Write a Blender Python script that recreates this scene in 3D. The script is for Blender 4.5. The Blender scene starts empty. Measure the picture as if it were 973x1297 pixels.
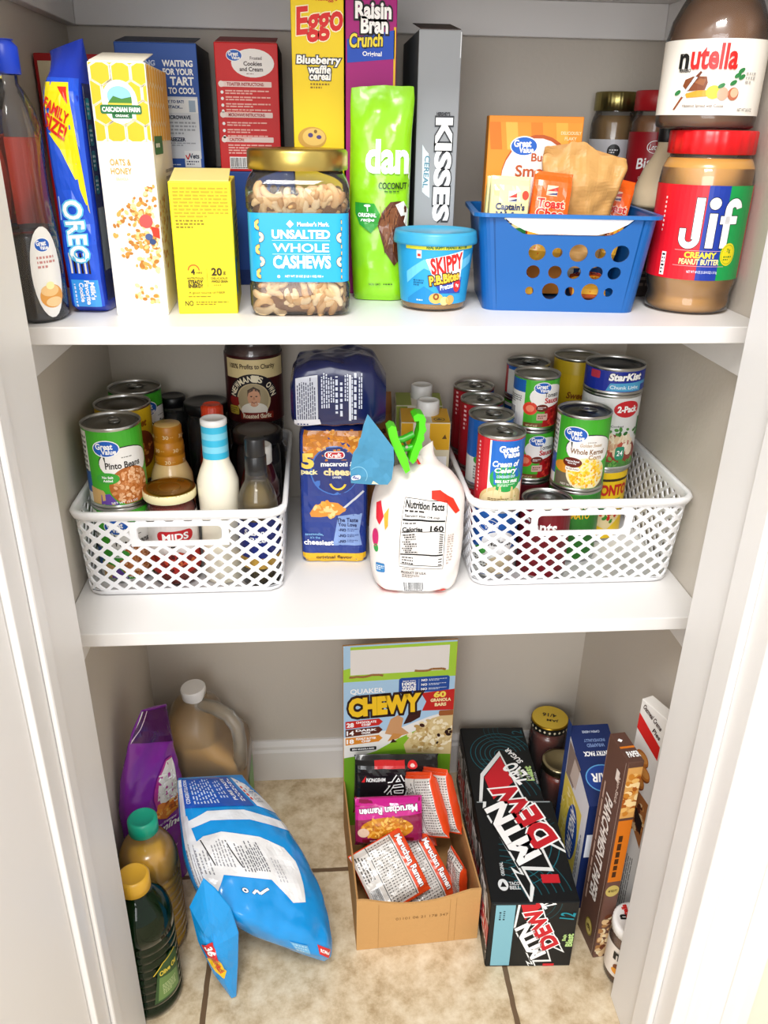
import bpy, bmesh, math, random
from mathutils import Vector, Matrix, noise
from mathutils.geometry import tessellate_polygon
C = bpy.context.scene.collection
PI = math.pi
# ------------------------------------------------------------------ camera, world, lights, exposure
cam_d = bpy.data.cameras.new('camera'); cam = bpy.data.objects.new('camera', cam_d); C.objects.link(cam)
CX, CY, CZ, YAW, PIT, ROL, FPX = -.0886, -.8777, 1.1992, -.0847, -.4375, .0178, 1029.85
Fv = Vector((math.sin(-YAW)*math.cos(PIT), math.cos(YAW)*math.cos(PIT), math.sin(PIT)))
Rv = Fv.cross(Vector((0, 0, 1))).normalized(); Uv = Rv.cross(Fv)
R2 = Rv*math.cos(ROL)+Uv*math.sin(ROL); U2 = -Rv*math.sin(ROL)+Uv*math.cos(ROL)
cam.matrix_world = Matrix(((R2.x, U2.x, -Fv.x, CX), (R2.y, U2.y, -Fv.y, CY), (R2.z, U2.z, -Fv.z, CZ), (0, 0, 0, 1)))
cam_d.sensor_fit = 'HORIZONTAL'; cam_d.sensor_width = 36; cam_d.lens = FPX/973*36; cam_d.clip_start = .01
sc = bpy.context.scene; sc.camera = cam
sc.view_settings.view_transform = 'Standard'; sc.view_settings.look = 'None'
sc.view_settings.gamma = 1; sc.view_settings.use_curve_mapping = False; sc.view_settings.exposure = .50
w = bpy.data.worlds.new('room_light'); sc.world = w; w.use_nodes = True
w.node_tree.nodes['Background'].inputs[0].default_value = (1, .985, .97, 1)
w.node_tree.nodes['Background'].inputs[1].default_value = .62
def area(name, loc, target, size, power, col=(1, 1, 1)):
    l = bpy.data.lights.new(name, 'AREA'); l.size = size; l.energy = power; l.color = col
    o = bpy.data.objects.new(name, l); C.objects.link(o); o.location = loc
    o.rotation_euler = (Vector(target)-Vector(loc)).to_track_quat('-Z', 'Y').to_euler(); return o
area('room_ceiling_lamp', (-.22, -1.15, 2.35), (0, .1, .6), .55, 22, (1, .98, .95))
area('room_left_light', (-.6, -2.4, 1.5), (0, .2, .6), 1.3, 26, (.97, .98, 1))  # broad soft area light from behind and left of the camera
sc.cycles.max_bounces = 10; sc.cycles.transparent_max_bounces = 24

# ------------------------------------------------------------------ colours and materials
def lin(c):
    if isinstance(c, str):
        c = c.lstrip('#'); c = [int(c[i:i+2], 16)/255 for i in (0, 2, 4)]
    return tuple(x/12.92 if x <= .04045 else ((x+.055)/1.055)**2.4 for x in c)
def nodes(name):
    m = bpy.data.materials.new(name); m.use_nodes = True; n = m.node_tree.nodes; l = m.node_tree.links
    return m, n, l, n['Principled BSDF']
def attr_mat(name, rough=.45, metal=0, coat=0, bump=0, bscale=60, spec=.5, trans=0):
    m, n, l, b = nodes(name)
    a = n.new('ShaderNodeVertexColor'); a.layer_name = 'Col'
    l.new(a.outputs['Color'], b.inputs['Base Color'])
    b.inputs['Roughness'].default_value = rough; b.inputs['Metallic'].default_value = metal
    b.inputs['Coat Weight'].default_value = coat; b.inputs['Coat Roughness'].default_value = .1
    b.inputs['Specular IOR Level'].default_value = spec
    if bump:
        t = n.new('ShaderNodeTexCoord'); z = n.new('ShaderNodeTexNoise'); z.inputs['Scale'].default_value = bscale
        u = n.new('ShaderNodeBump'); u.inputs['Strength'].default_value = bump; u.inputs['Distance'].default_value = .004
        l.new(t.outputs['Object'], z.inputs['Vector']); l.new(z.outputs[0], u.inputs['Height']); l.new(u.outputs[0], b.inputs['Normal'])
    return m
def clear_mat(name, col, dens, gloss=.12, rough=.05, diff=0, dcol=None):
    """a tinted clear body: coloured see-through film, a fresnel sheen and (for cloudy ones) some body colour"""
    m, n, l, b = nodes(name); n.remove(b); out = n['Material Output']
    t = n.new('ShaderNodeBsdfTransparent'); t.inputs[0].default_value = (*[1-(1-x)*dens for x in lin(col)], 1)
    g = n.new('ShaderNodeBsdfGlossy'); g.inputs['Roughness'].default_value = rough
    f = n.new('ShaderNodeFresnel'); f.inputs[0].default_value = 1.45
    mx = n.new('ShaderNodeMixShader'); last = t
    if diff:
        d = n.new('ShaderNodeBsdfDiffuse'); d.inputs[0].default_value = (*lin(dcol or col), 1)
        tl = n.new('ShaderNodeBsdfTranslucent'); tl.inputs[0].default_value = (*lin(dcol or col), 1)
        m2 = n.new('ShaderNodeMixShader'); m2.inputs[0].default_value = .5; l.new(d.outputs[0], m2.inputs[1]); l.new(tl.outputs[0], m2.inputs[2])
        m1 = n.new('ShaderNodeMixShader'); m1.inputs[0].default_value = diff
        l.new(t.outputs[0], m1.inputs[1]); l.new(m2.outputs[0], m1.inputs[2]); last = m1
    l.new(f.outputs[0], mx.inputs[0]); l.new(last.outputs[0], mx.inputs[1]); l.new(g.outputs[0], mx.inputs[2])
    l.new(mx.outputs[0], out.inputs['Surface']); return m
MAT = dict(
    paper=attr_mat('printed_card', .5, spec=.35), film=attr_mat('glossy_wrapper_film', .22, coat=.25, bump=.25, bscale=45),
    plastic=attr_mat('coloured_plastic', .35), label=attr_mat('printed_label_paper', .35, spec=.4),
    metal=attr_mat('tin_metal', .3, metal=1), card=attr_mat('brown_cardboard', .8, bump=.15, bscale=120, spec=.2),
    matte=attr_mat('matte_food', .6, bump=.3, bscale=150), wax=attr_mat('waxed_paper', .4, bump=.4, bscale=60, spec=.3),
    liquid=attr_mat('filled_jar_contents', .25, coat=.6), cloth=attr_mat('woven_sack', .6, bump=.2, bscale=60, spec=.25),
    clear=clear_mat('clear_plastic', '#f6f8f8', .25, diff=.06, dcol='#f4f6f6'), oil=clear_mat('golden_oil', '#d8b02a', .4, diff=.55, dcol='#d0a62a'),
    green=clear_mat('dark_green_bottle', '#1d5a26', .9, rough=.03, diff=.4, dcol='#123f18'), amber=clear_mat('pale_vinegar', '#d8b850', .35, diff=.4, dcol='#c9a848'),
    jug=clear_mat('cloudy_jug_plastic', '#f6eed8', .08, rough=.3, diff=.26, dcol='#f6efdc'), cider=attr_mat('cloudy_vinegar', .4))
def wall_mat(name, col, rough=.55, bump=.06, sc_=220, var=.03):
    m, n, l, b = nodes(name); t = n.new('ShaderNodeTexCoord')
    z = n.new('ShaderNodeTexNoise'); z.inputs['Scale'].default_value = 5; r = n.new('ShaderNodeMix'); r.data_type = 'RGBA'
    c = lin(col); r.inputs[6].default_value = (*[x*(1-var) for x in c], 1); r.inputs[7].default_value = (*c, 1)
    l.new(t.outputs['Object'], z.inputs['Vector']); l.new(z.outputs[0], r.inputs[0]); l.new(r.outputs[2], b.inputs['Base Color'])
    q = n.new('ShaderNodeTexNoise'); q.inputs['Scale'].default_value = sc_; u = n.new('ShaderNodeBump'); u.inputs['Strength'].default_value = bump
    u.inputs['Distance'].default_value = .003; l.new(t.outputs['Object'], q.inputs['Vector']); l.new(q.outputs[0], u.inputs['Height']); l.new(u.outputs[0], b.inputs['Normal'])
    b.inputs['Roughness'].default_value = rough; return m
M_WALL = wall_mat('grey_beige_wall_paint', '#cdc5b9', .6, .12, 160)
M_WHITE = wall_mat('white_semigloss_paint', '#eceae8', .4, .02, 300, .02)
M_CREAM = wall_mat('cream_wall_paint', '#efe3d2', .6, .1, 160)
def tile_mat():
    m, n, l, b = nodes('beige_floor_tile'); t = n.new('ShaderNodeTexCoord'); s = n.new('ShaderNodeSeparateXYZ'); l.new(t.outputs['Object'], s.inputs[0])
    def mth(op, a, v=None, v2=None):
        q = n.new('ShaderNodeMath'); q.operation = op
        for i, x in enumerate((a, v, v2)):
            if x is None: continue
            if isinstance(x, (int, float)): q.inputs[i].default_value = x
            else: l.new(x, q.inputs[i])
        return q.outputs[0]
    wob = n.new('ShaderNodeTexNoise'); wob.inputs['Scale'].default_value = 25; l.new(t.outputs['Object'], wob.inputs['Vector'])
    def groove(ax, off, per):
        a = mth('ADD', s.outputs[ax], off); a = mth('ADD', a, mth('MULTIPLY', wob.outputs[0], .004))
        a = mth('WRAP', a, per/2, -per/2); a = mth('ABSOLUTE', a); return mth('LESS_THAN', a, .0042)
    g = mth('MAXIMUM', groove(0, .2765, .467), groove(1, -.175, .467))
    z = n.new('ShaderNodeTexNoise'); z.inputs['Scale'].default_value = 24; z.inputs['Detail'].default_value = 8; z.inputs['Roughness'].default_value = .7
    l.new(t.outputs['Object'], z.inputs['Vector'])
    r = n.new('ShaderNodeValToRGB'); e = r.color_ramp.elements
    e[0].position = .34; e[0].color = (*lin('#ae9672'), 1); e[1].position = .66; e[1].color = (*lin('#e6d8be'), 1)
    k = e.new(.5); k.color = (*lin('#d2bf9f'), 1); l.new(z.outputs[0], r.inputs[0])
    mx = n.new('ShaderNodeMix'); mx.data_type = 'RGBA'; l.new(g, mx.inputs[0]); l.new(r.outputs[0], mx.inputs[6]); mx.inputs[7].default_value = (*lin('#6b543c'), 1)
    l.new(mx.outputs[2], b.inputs['Base Color']); b.inputs['Roughness'].default_value = .5
    u = n.new('ShaderNodeBump'); u.inputs['Strength'].default_value = .35; u.inputs['Distance'].default_value = .002
    l.new(mth('SUBTRACT', z.outputs[0], g), u.inputs['Height']); l.new(u.outputs[0], b.inputs['Normal']); return m
M_TILE = tile_mat()

# ------------------------------------------------------------------ mesh builder
class MB:
    def __init__(s): s.v = []; s.f = []; s.c = []; s.m = []; s.sm = []
    def face(s, pts, col, mat, smooth=False):
        b = len(s.v); s.v.extend(pts); s.f.append(tuple(range(b, b+len(pts)))); s.c.append(col); s.m.append(mat); s.sm.append(smooth)
    def grid(s, rows, col, mat, close=False, smooth=True, cf=None):
        b = len(s.v); n = len(rows[0])
        for r in rows: s.v.extend(r)
        for i in range(len(rows)-1):
            for j in range(n if close else n-1):
                k = (j+1) % n
                s.f.append((b+i*n+j, b+i*n+k, b+(i+1)*n+k, b+(i+1)*n+j)); s.c.append(cf(i, j) if cf else col); s.m.append(mat); s.sm.append(smooth)
    def bm(s, bm, col, mat, smooth=False, cf=None):
        b = len(s.v); bm.verts.index_update()
        s.v.extend([tuple(v.co) for v in bm.verts])
        for f in bm.faces:
            s.f.append(tuple(b+v.index for v in f.verts)); s.c.append(cf(f) if cf else col); s.m.append(mat); s.sm.append(smooth)
        bm.free()
    def box(s, x0, y0, z0, x1, y1, z1, col, mat, bev=.0012, seg=2, M=None, cf=None):
        bm = bmesh.new(); bmesh.ops.create_cube(bm, size=1)
        for v in bm.verts: v.co = Vector((x0+(v.co.x+.5)*(x1-x0), y0+(v.co.y+.5)*(y1-y0), z0+(v.co.z+.5)*(z1-z0)))
        if bev: bmesh.ops.bevel(bm, geom=list(bm.edges), offset=bev, segments=seg, affect='EDGES', profile=.5)
        if M: bmesh.ops.transform(bm, matrix=M, verts=list(bm.verts))
        bm.normal_update(); s.bm(bm, col, mat, False, cf)
    def lathe(s, prof, col, mat, n=40, cx=0, cy=0, sx=1, sy=1, cf=None, rib=None):
        rows = []
        for r, z in prof:
            row = []
            for j in range(n):
                a = 2*PI*j/n; rr = r
                if rib: rr *= 1+rib[1]*math.cos(rib[0]*a)
                row.append((cx+rr*sx*math.cos(a), cy+rr*sy*math.sin(a), z))
            rows.append(row)
        s.grid(rows, col, mat, True, True, cf)
    def tube(s, pts, r, col, mat, n=10):
        rows = []; P = [Vector(p) for p in pts]
        for i, p in enumerate(P):
            t = (P[min(i+1, len(P)-1)]-P[max(i-1, 0)]).normalized(); a = t.orthogonal().normalized()
            if i and rows: a = (pa - t*pa.dot(t)).normalized()
            pa = a; b = t.cross(a); q = r[i] if isinstance(r, (list, tuple)) else r
            rows.append([tuple(p+a*q*math.cos(2*PI*j/n)+b*q*math.sin(2*PI*j/n)) for j in range(n)])
        s.grid(rows, col, mat, True); s.face(rows[0][::-1], col, mat); s.face(rows[-1], col, mat)
    def prism(s, pts, d0, d1, col, mat, ax='y'):
        """an outline extruded along an axis"""
        mk = (lambda p, d: (p[0], d, p[1])) if ax == 'y' else (lambda p, d: (p[0], p[1], d)) if ax == 'z' else (lambda p, d: (d, p[0], p[1]))
        for t in tessellate_polygon([[Vector((p[0], p[1], 0)) for p in pts]]):
            s.face([mk(pts[i], d0) for i in t], col, mat); s.face([mk(pts[i], d1) for i in t][::-1], col, mat)
        n = len(pts)
        for i in range(n):
            a, b = pts[i], pts[(i+1) % n]; s.face([mk(a, d0), mk(b, d0), mk(b, d1), mk(a, d1)], col, mat)
    def build(s, name, parent=None, recalc=False, rawmat=None):
        me = bpy.data.meshes.new(name); me.from_pydata(s.v, [], s.f)
        names = []
        for m in s.m:
            if m not in names: names.append(m)
        for m in names: me.materials.append(rawmat or MAT[m])
        idx = {m: i for i, m in enumerate(names)}
        me.polygons.foreach_set('material_index', [idx[m] for m in s.m]); me.polygons.foreach_set('use_smooth', s.sm)
        at = me.color_attributes.new('Col', 'FLOAT_COLOR', 'CORNER'); buf = []; cache = {}
        for f, c in zip(s.f, s.c):
            if c not in cache: cache[c] = (*lin(c), 1.0)
            buf.extend(cache[c]*len(f))
        at.data.foreach_set('color', buf)
        if recalc:
            b = bmesh.new(); b.from_mesh(me); bmesh.ops.remove_doubles(b, verts=list(b.verts), dist=1e-6); bmesh.ops.recalc_face_normals(b, faces=list(b.faces)); b.to_mesh(me); b.free()
        me.update(); o = bpy.data.objects.new(name, me); C.objects.link(o)
        if parent: o.parent = parent
        return o
def place(o, loc, rz=0, rx=0, ry=0): o.location = loc; o.rotation_euler = (rx, ry, rz)
def tag(o, label, cat, group=None):
    o['label'] = label; o['category'] = cat
    if group: o['group'] = group
    return o
def thing(name, label, cat, loc=(0, 0, 0), rz=0, group=None, rx=0, ry=0):
    o = bpy.data.objects.new(name, None); o.empty_display_size = .02; C.objects.link(o); place(o, loc, rz, rx, ry); return tag(o, label, cat, group)
def kid(t, n): return next(c for c in t.children if c.name.split('.')[0] == n)
def copy_tree(o, parent=None):
    c = o.copy(); C.objects.link(c)
    if parent: c.parent = parent
    for ch in list(o.children): copy_tree(ch, c)
    return c

# ------------------------------------------------------------------ printed artwork (flat shapes and lettering laid on a surface)
_tc = {}
def glyphs(s, off=0.0):
    k = (s, off)
    if k not in _tc:
        cu = bpy.data.curves.new('t', 'FONT'); cu.body = s; cu.size = 1; cu.resolution_u = 3; cu.offset = off; cu.fill_mode = 'BOTH'; cu.space_line = .85
        cu.align_x = 'CENTER'
        o = bpy.data.objects.new('t', cu); me = bpy.data.meshes.new_from_object(o)
        me.calc_loop_triangles(); vs = [(v.co.x, v.co.y) for v in me.vertices]; ts = [tuple(t.vertices) for t in me.loop_triangles]
        bpy.data.objects.remove(o); bpy.data.curves.remove(cu); bpy.data.meshes.remove(me); _tc[k] = (vs, ts)
    return _tc[k]
W_, K_ = '#ffffff', '#141414'
class Art:
    def __init__(s, seed=1): s.p = []; s.rnd = random.Random(seed)
    def add(s, pts, col, L): s.p.append((pts, col, L))
    def rect(s, x, y, w, h, col, L=1): s.add([(x, y), (x+w, y), (x+w, y+h), (x, y+h)], col, L); return s
    def rrect(s, x, y, w, h, r, col, L=1):
        p = []
        for cx, cy, a0 in ((x+w-r, y+h-r, 0), (x+r, y+h-r, PI/2), (x+r, y+r, PI), (x+w-r, y+r, 1.5*PI)):
            for k in range(5): a = a0+k*PI/8; p.append((cx+r*math.cos(a), cy+r*math.sin(a)))
        s.add(p, col, L); return s
    def ell(s, cx, cy, rx, ry, col, L=1, n=26, rot=0):
        p = []
        for k in range(n):
            a = 2*PI*k/n; x, y = rx*math.cos(a), ry*math.sin(a); p.append((cx+x*math.cos(rot)-y*math.sin(rot), cy+x*math.sin(rot)+y*math.cos(rot)))
        s.add(p, col, L); return s
    def ring(s, cx, cy, r0, r1, col, L=2, n=26, a0=0, a1=2*PI, sy=1):
        for k in range(n):
            a, b = a0+(a1-a0)*k/n, a0+(a1-a0)*(k+1)/n
            s.add([(cx+r0*math.cos(a), cy+sy*r0*math.sin(a)), (cx+r1*math.cos(a), cy+sy*r1*math.sin(a)), (cx+r1*math.cos(b), cy+sy*r1*math.sin(b)), (cx+r0*math.cos(b), cy+sy*r0*math.sin(b))], col, L)
        return s
    def poly(s, pts, col, L=1):
        for t in tessellate_polygon([[Vector((x, y, 0)) for x, y in pts]]): s.add([pts[i] for i in t], col, L)
        return s
    def line(s, pts, wd, col, L=2):
        for (x0, y0), (x1, y1) in zip(pts, pts[1:]):
            d = math.hypot(x1-x0, y1-y0) or 1; nx, ny = -(y1-y0)/d*wd/2, (x1-x0)/d*wd/2
            s.add([(x0-nx, y0-ny), (x1-nx, y1-ny), (x1+nx, y1+ny), (x0+nx, y0+ny)], col, L)
        return s
    def text(s, t, cx, cy, w=None, h=None, col=K_, L=5, bold=.012, rot=0, shear=0, out=None, ow=.05):
        if out: s.text(t, cx, cy, w, h, out, L-.5, bold+ow, rot, shear)
        v0, _ = glyphs(t, 0.0); vs, ts = glyphs(t, bold)
        if not v0: return s
        xs = [p[0] for p in v0]; ys = [p[1] for p in v0]; bw, bh = max(xs)-min(xs), max(ys)-min(ys); mx, my = (max(xs)+min(xs))/2, (max(ys)+min(ys))/2
        kx = w/bw if w else h/bh; ky = h/bh if h else kx
        if not w: kx = ky
        c, sn = math.cos(rot), math.sin(rot); P = []
        for x, y in vs:
            x, y = (x-mx)*kx, (y-my)*ky; x += shear*y; P.append((cx+x*c-y*sn, cy+x*sn+y*c))
        for t_ in ts: s.add([P[i] for i in t_], col, L)
        return s
    def fine(s, x, y, w, h, n, col, L=4, fill=.5, just=False):
        lh = h/n
        for i in range(n):
            yy = y+h-(i+1)*lh+lh*(1-fill)/2; xx = x; end = x+w*(1 if just or i < n-1 else .6)
            while xx < end-w*.02:
                ww = min(s.rnd.uniform(.05, .16)*max(w, lh*6), end-xx); s.rect(xx, yy, ww, lh*fill, col, L); xx += ww+lh*.35
        return s
    def fine_v(s, x, y, w, h, n, col, L=4, fill=.5):
        lw = w/n
        for i in range(n):
            yy = y; end = y+h*s.rnd.uniform(.75, 1)
            while yy < end-h*.02:
                hh = min(s.rnd.uniform(.05, .16)*h, end-yy); s.rect(x+i*lw, yy, lw*fill, hh, col, L); yy += hh+lw*.4
        return s
    def bars(s, x, y, w, h, L=3, bg=W_):
        s.rect(x-w*.05, y-h*.08, w*1.1, h*1.16, bg, L); xx = x
        while xx < x+w*.97:
            ww = s.rnd.choice((.012, .02, .035))*w; s.rect(xx, y+h*.12, min(ww, x+w-xx), h*.88, K_, L+1); xx += ww+s.rnd.choice((.012, .02, .03))*w
        s.fine(x, y-h*.02, w, h*.1, 1, K_, L+1, .9, True); return s
    def blobs(s, cx, cy, rx, ry, n, size, cols, L=2, asp=.7, clipell=True):
        for i in range(n):
            while True:
                x, y = s.rnd.uniform(-1, 1), s.rnd.uniform(-1, 1)
                if not clipell or x*x+y*y <= 1: break
            z = size*s.rnd.uniform(.65, 1.2); s.ell(cx+x*rx, cy+y*ry, z, z*asp, s.rnd.choice(cols), L+.01*i/n+i % 3*.3, 9, s.rnd.uniform(0, PI))
        return s
    def gv(s, cx, cy, w, L=4):
        s.ell(cx, cy, w*.54, w*.36, W_, L); s.ell(cx, cy, w*.5, w*.32, '#1d5fc0', L+.5)
        s.text('Great', cx-w*.06, cy+w*.1, w*.66, w*.24, W_, L+1.2, .03); s.text('Value', cx+w*.1, cy-w*.13, w*.55, w*.2, W_, L+1.2, .03); return s
    def emit(s, mb, fn, mat='paper', step=None, clip=None):
        """lay the artwork on a surface: fn(x, y, lift) -> 3-D point; step slices the shapes so they follow a curve"""
        def cut(P, ax, v, keep):
            out = []
            for i in range(len(P)):
                a, b = P[i], P[(i+1) % len(P)]; da, db = (a[ax]-v)*keep, (b[ax]-v)*keep
                if da >= 0: out.append(a)
                if (da > 0 > db) or (da < 0 < db): t = da/(da-db); out.append((a[0]+t*(b[0]-a[0]), a[1]+t*(b[1]-a[1])))
            return out
        for P, col, L in s.p:
            if len(P) < 3: continue
            if clip:
                for ax, v, k in ((0, clip[0], 1), (0, clip[2], -1), (1, clip[1], 1), (1, clip[3], -1)):
                    if min(k*p[ax] for p in P) < k*v: P = cut(P, ax, v, k)
                    if len(P) < 3: break
                if len(P) < 3: continue
            pieces = [P]
            if step:
                for ax in (0, 1):
                    st = step[ax]
                    if not st: continue
                    nx = []
                    for Q in pieces:
                        lo, hi = min(p[ax] for p in Q), max(p[ax] for p in Q); i0, i1 = math.floor(lo/st), math.floor(hi/st)
                        if i1-i0 < 1: nx.append(Q); continue
                        for i in range(i0, i1+1):
                            R = cut(Q, ax, i*st, 1); R = cut(R, ax, (i+1)*st, -1) if len(R) > 2 else R
                            if len(R) > 2: nx.append(R)
                    pieces = nx
            for Q in pieces: mb.face([fn(x, y, .00025+L*.00013) for x, y in Q], col, mat)
def cyl(r, ang0=0, cx=0, cy=0, z0=0, sx=1, sy=1):
    return lambda x, y, o: (cx+sx*(r+o)*math.sin(x/r+ang0), cy-sy*(r+o)*math.cos(x/r+ang0), z0+y)
def front(x0=0, z0=0, y=0): return lambda x, y_, o: (x0+x, y-o, z0+y_)
def right(xw, y0=0, z0=0): return lambda x, y_, o: (xw+o, y0+x, z0+y_)
def left(d, xl=0, z0=0): return lambda x, y_, o: (xl-o, d-x, z0+y_)
def top(h, x0=0, y0=0): return lambda x, y_, o: (x0+x, y0+y_, h+o)

class Loft:
    """a soft bag: cross sections (t, centre, half width vector, half depth vector towards the front, squareness) joined smoothly"""
    def __init__(s, secs, wr=.0, ws=25, seed=0): s.k = secs; s.wr = wr; s.ws = ws; s.seed = seed
    def at(s, t):
        k = s.k; n = len(k); i = 0
        while i < n-2 and t > k[i+1][0]: i += 1
        t0, t1 = k[i][0], k[i+1][0]; f = min(1, max(0, (t-t0)/(t1-t0))); o = []
        for q in range(1, 5):
            g = (lambda e: Vector(e[q])) if q < 4 else (lambda e: Vector((e[q], 0, 0)))
            a, b = g(k[i]), g(k[i+1]); m0 = (b-g(k[i-1]))/(t1-k[i-1][0])*(t1-t0) if i else b-a; m1 = (g(k[i+2])-a)/(k[i+2][0]-t0)*(t1-t0) if i < n-2 else b-a
            f2, f3 = f*f, f*f*f; o.append(a*(2*f3-3*f2+1)+m0*(f3-2*f2+f)+b*(-2*f3+3*f2)+m1*(f3-f2))
        return o[0], o[1], o[2], max(1, o[3].x)
    def pt(s, u, t, side=1, lift=0):
        c, a, b, p = s.at(t); u = max(-1, min(1, u)); h = max(0, 1-abs(u)**p)**(1/p); q = c+a*u+b*(h*side)
        if s.wr:
            d = noise.noise(Vector((q.x*s.ws+s.seed, q.y*s.ws, q.z*s.ws)))+.5*noise.noise(Vector((q.x*s.ws*2.3, q.y*s.ws*2.3+s.seed, q.z*s.ws*2.3)))
            q = q+b.normalized()*(d*s.wr*side*min(1, b.length/.008))
        return tuple(q+b.normalized()*((lift*2+.0008)*side if lift else 0))
    def mesh(s, mb, col, mat, nu=26, nt=30, cf=None):
        rows = []
        for i in range(nt+1):
            t = i/nt; us = [-math.cos(PI*j/nu) for j in range(nu+1)]
            rows.append([s.pt(u, t) for u in us]+[s.pt(u, t, -1) for u in us[-2:0:-1]])
        mb.grid(rows, col, mat, True, True, cf); mb.face(rows[0][::-1], col, mat); mb.face(rows[-1], col, mat)
    def map(s, W, H, side=1): return lambda x, y, o: s.pt((2*x/W-1)*side, y/H, side, o)

# ------------------------------------------------------------------ the setting
XL, XR, D, T, M2 = -.4174, .4174, .414, 1.008, .626      # closet walls, depth, top and middle shelf heights
JL, JR, YF = -.359, .341, -.09                            # jamb faces, inner edge of the door opening
def struct(name, boxes, mat, bev=.0015):
    mb = MB()
    for b in boxes: mb.box(*b, '#ffffff', 'paper', bev)
    o = mb.build(name, rawmat=mat); o['kind'] = 'structure'; return o
struct('floor', [(-1.6, -2.2, -.03, 1.6, .45, 0)], M_TILE, 0)
struct('wall_back', [(-.5, D, 0, .5, D+.05, 2.3)], M_WALL, 0)
struct('wall_left', [(XL-.05, YF, 0, XL, D, 2.3)], M_WALL, 0)
struct('wall_right', [(XR, YF, 0, XR+.05, D, 2.3)], M_WALL, 0)
struct('ceiling', [(-.5, YF, 2.3, .5, D, 2.35)], M_WALL, 0)
struct('wall_front_right', [(JR+.02, -.235, 0, 1.6, YF, 2.3)], M_CREAM, 0)
struct('wall_front_left', [(-1.6, -.235, 0, JL-.02, YF, 2.3)], M_CREAM, 0)
struct('wall_front_header', [(JL-.02, -.235, 2.05, JR+.02, YF, 2.3)], M_CREAM, 0)
def base(name, x0, x1, y0, y1, ax):
    mb = MB(); pr = [(0, 0), (.012, 0), (.012, .07), (.009, .076), (.009, .083), (.004, .094), (0, .094)]
    if ax == 'x': mb.prism([(y1-p, z) for p, z in pr], x0, x1, '#ffffff', 'paper', 'x')
    else: mb.prism([((x0+p) if ax == 'l' else (x1-p), z) for p, z in pr], y0, y1, '#ffffff', 'paper', 'y')
    o = mb.build(name, rawmat=M_WHITE); o['kind'] = 'structure'
base('baseboard_back', XL, XR, 0, D, 'x')
struct('trim_1', [(JL-.02, -.25, 0, JL, YF, 2.07)], M_WHITE, .002)
struct('trim_2', [(JR, -.25, 0, JR+.02, YF, 2.07)], M_WHITE, .002)
struct('trim_3', [(JR-.009, -.215, 0, JR-.0002, -.175, 2.05)], M_WHITE, .003)
struct('trim_4', [(JL+.0002, -.215, 0, JL+.006, -.19, 2.05)], M_WHITE, .003)
struct('trim_5', [(JL-.0, -.25, 2.05, JR, YF, 2.07)], M_WHITE, .002)
def casing(name, x0, s):
    mb = MB(); pr = [(0, 0), (0, .012), (.004, .016), (.010, .016), (.013, .011), (.018, .011), (.024, .018), (.040, .020), (.046, .015), (.060, .015), (.064, .019), (.078, .019), (.080, .014), (.080, 0)]
    mb.prism([(x0+s*a, -.2352-b) for a, b in pr], 0, 2.1, '#ffffff', 'paper', 'z'); o = mb.build(name, recalc=True, rawmat=M_WHITE); o['kind'] = 'structure'
casing('trim_6', JR+.021, 1)
mb = MB(); mb.box(-.035, -.70, .01, 0, 0, 2.03, '#ffffff', 'paper', .002)
o = mb.build('door_1', rawmat=M_WHITE); o['kind'] = 'structure'; place(o, (JL-.006, -.252, 0), math.radians(-9))
def shelf(label, zt, name='shelf'):
    t = thing(name, label, 'shelf', (0, 0, zt))
    def part(n, *b): mb = MB(); mb.box(*b, '#ffffff', 'paper', .0012); mb.build(n, t, rawmat=M_WHITE)
    part('board', XL+.0005, 0, -.019, XR-.0005, D-.0005, 0)
    part('side_cleat', XL+.0005, .004, -.063, XL+.015, D-.0005, -.0192); part('side_cleat', XR-.015, .004, -.063, XR-.0005, D-.0005, -.0192)
    part('back_cleat', XL+.0152, D-.015, -.063, XR-.0152, D-.0005, -.0192)
shelf('white painted shelf at the very top, only its underside rails in view', 1.384)
shelf('upper white painted shelf carrying the cereal boxes and spread jars', T)
shelf('middle white painted shelf carrying the two white lattice baskets', M2)

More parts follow.
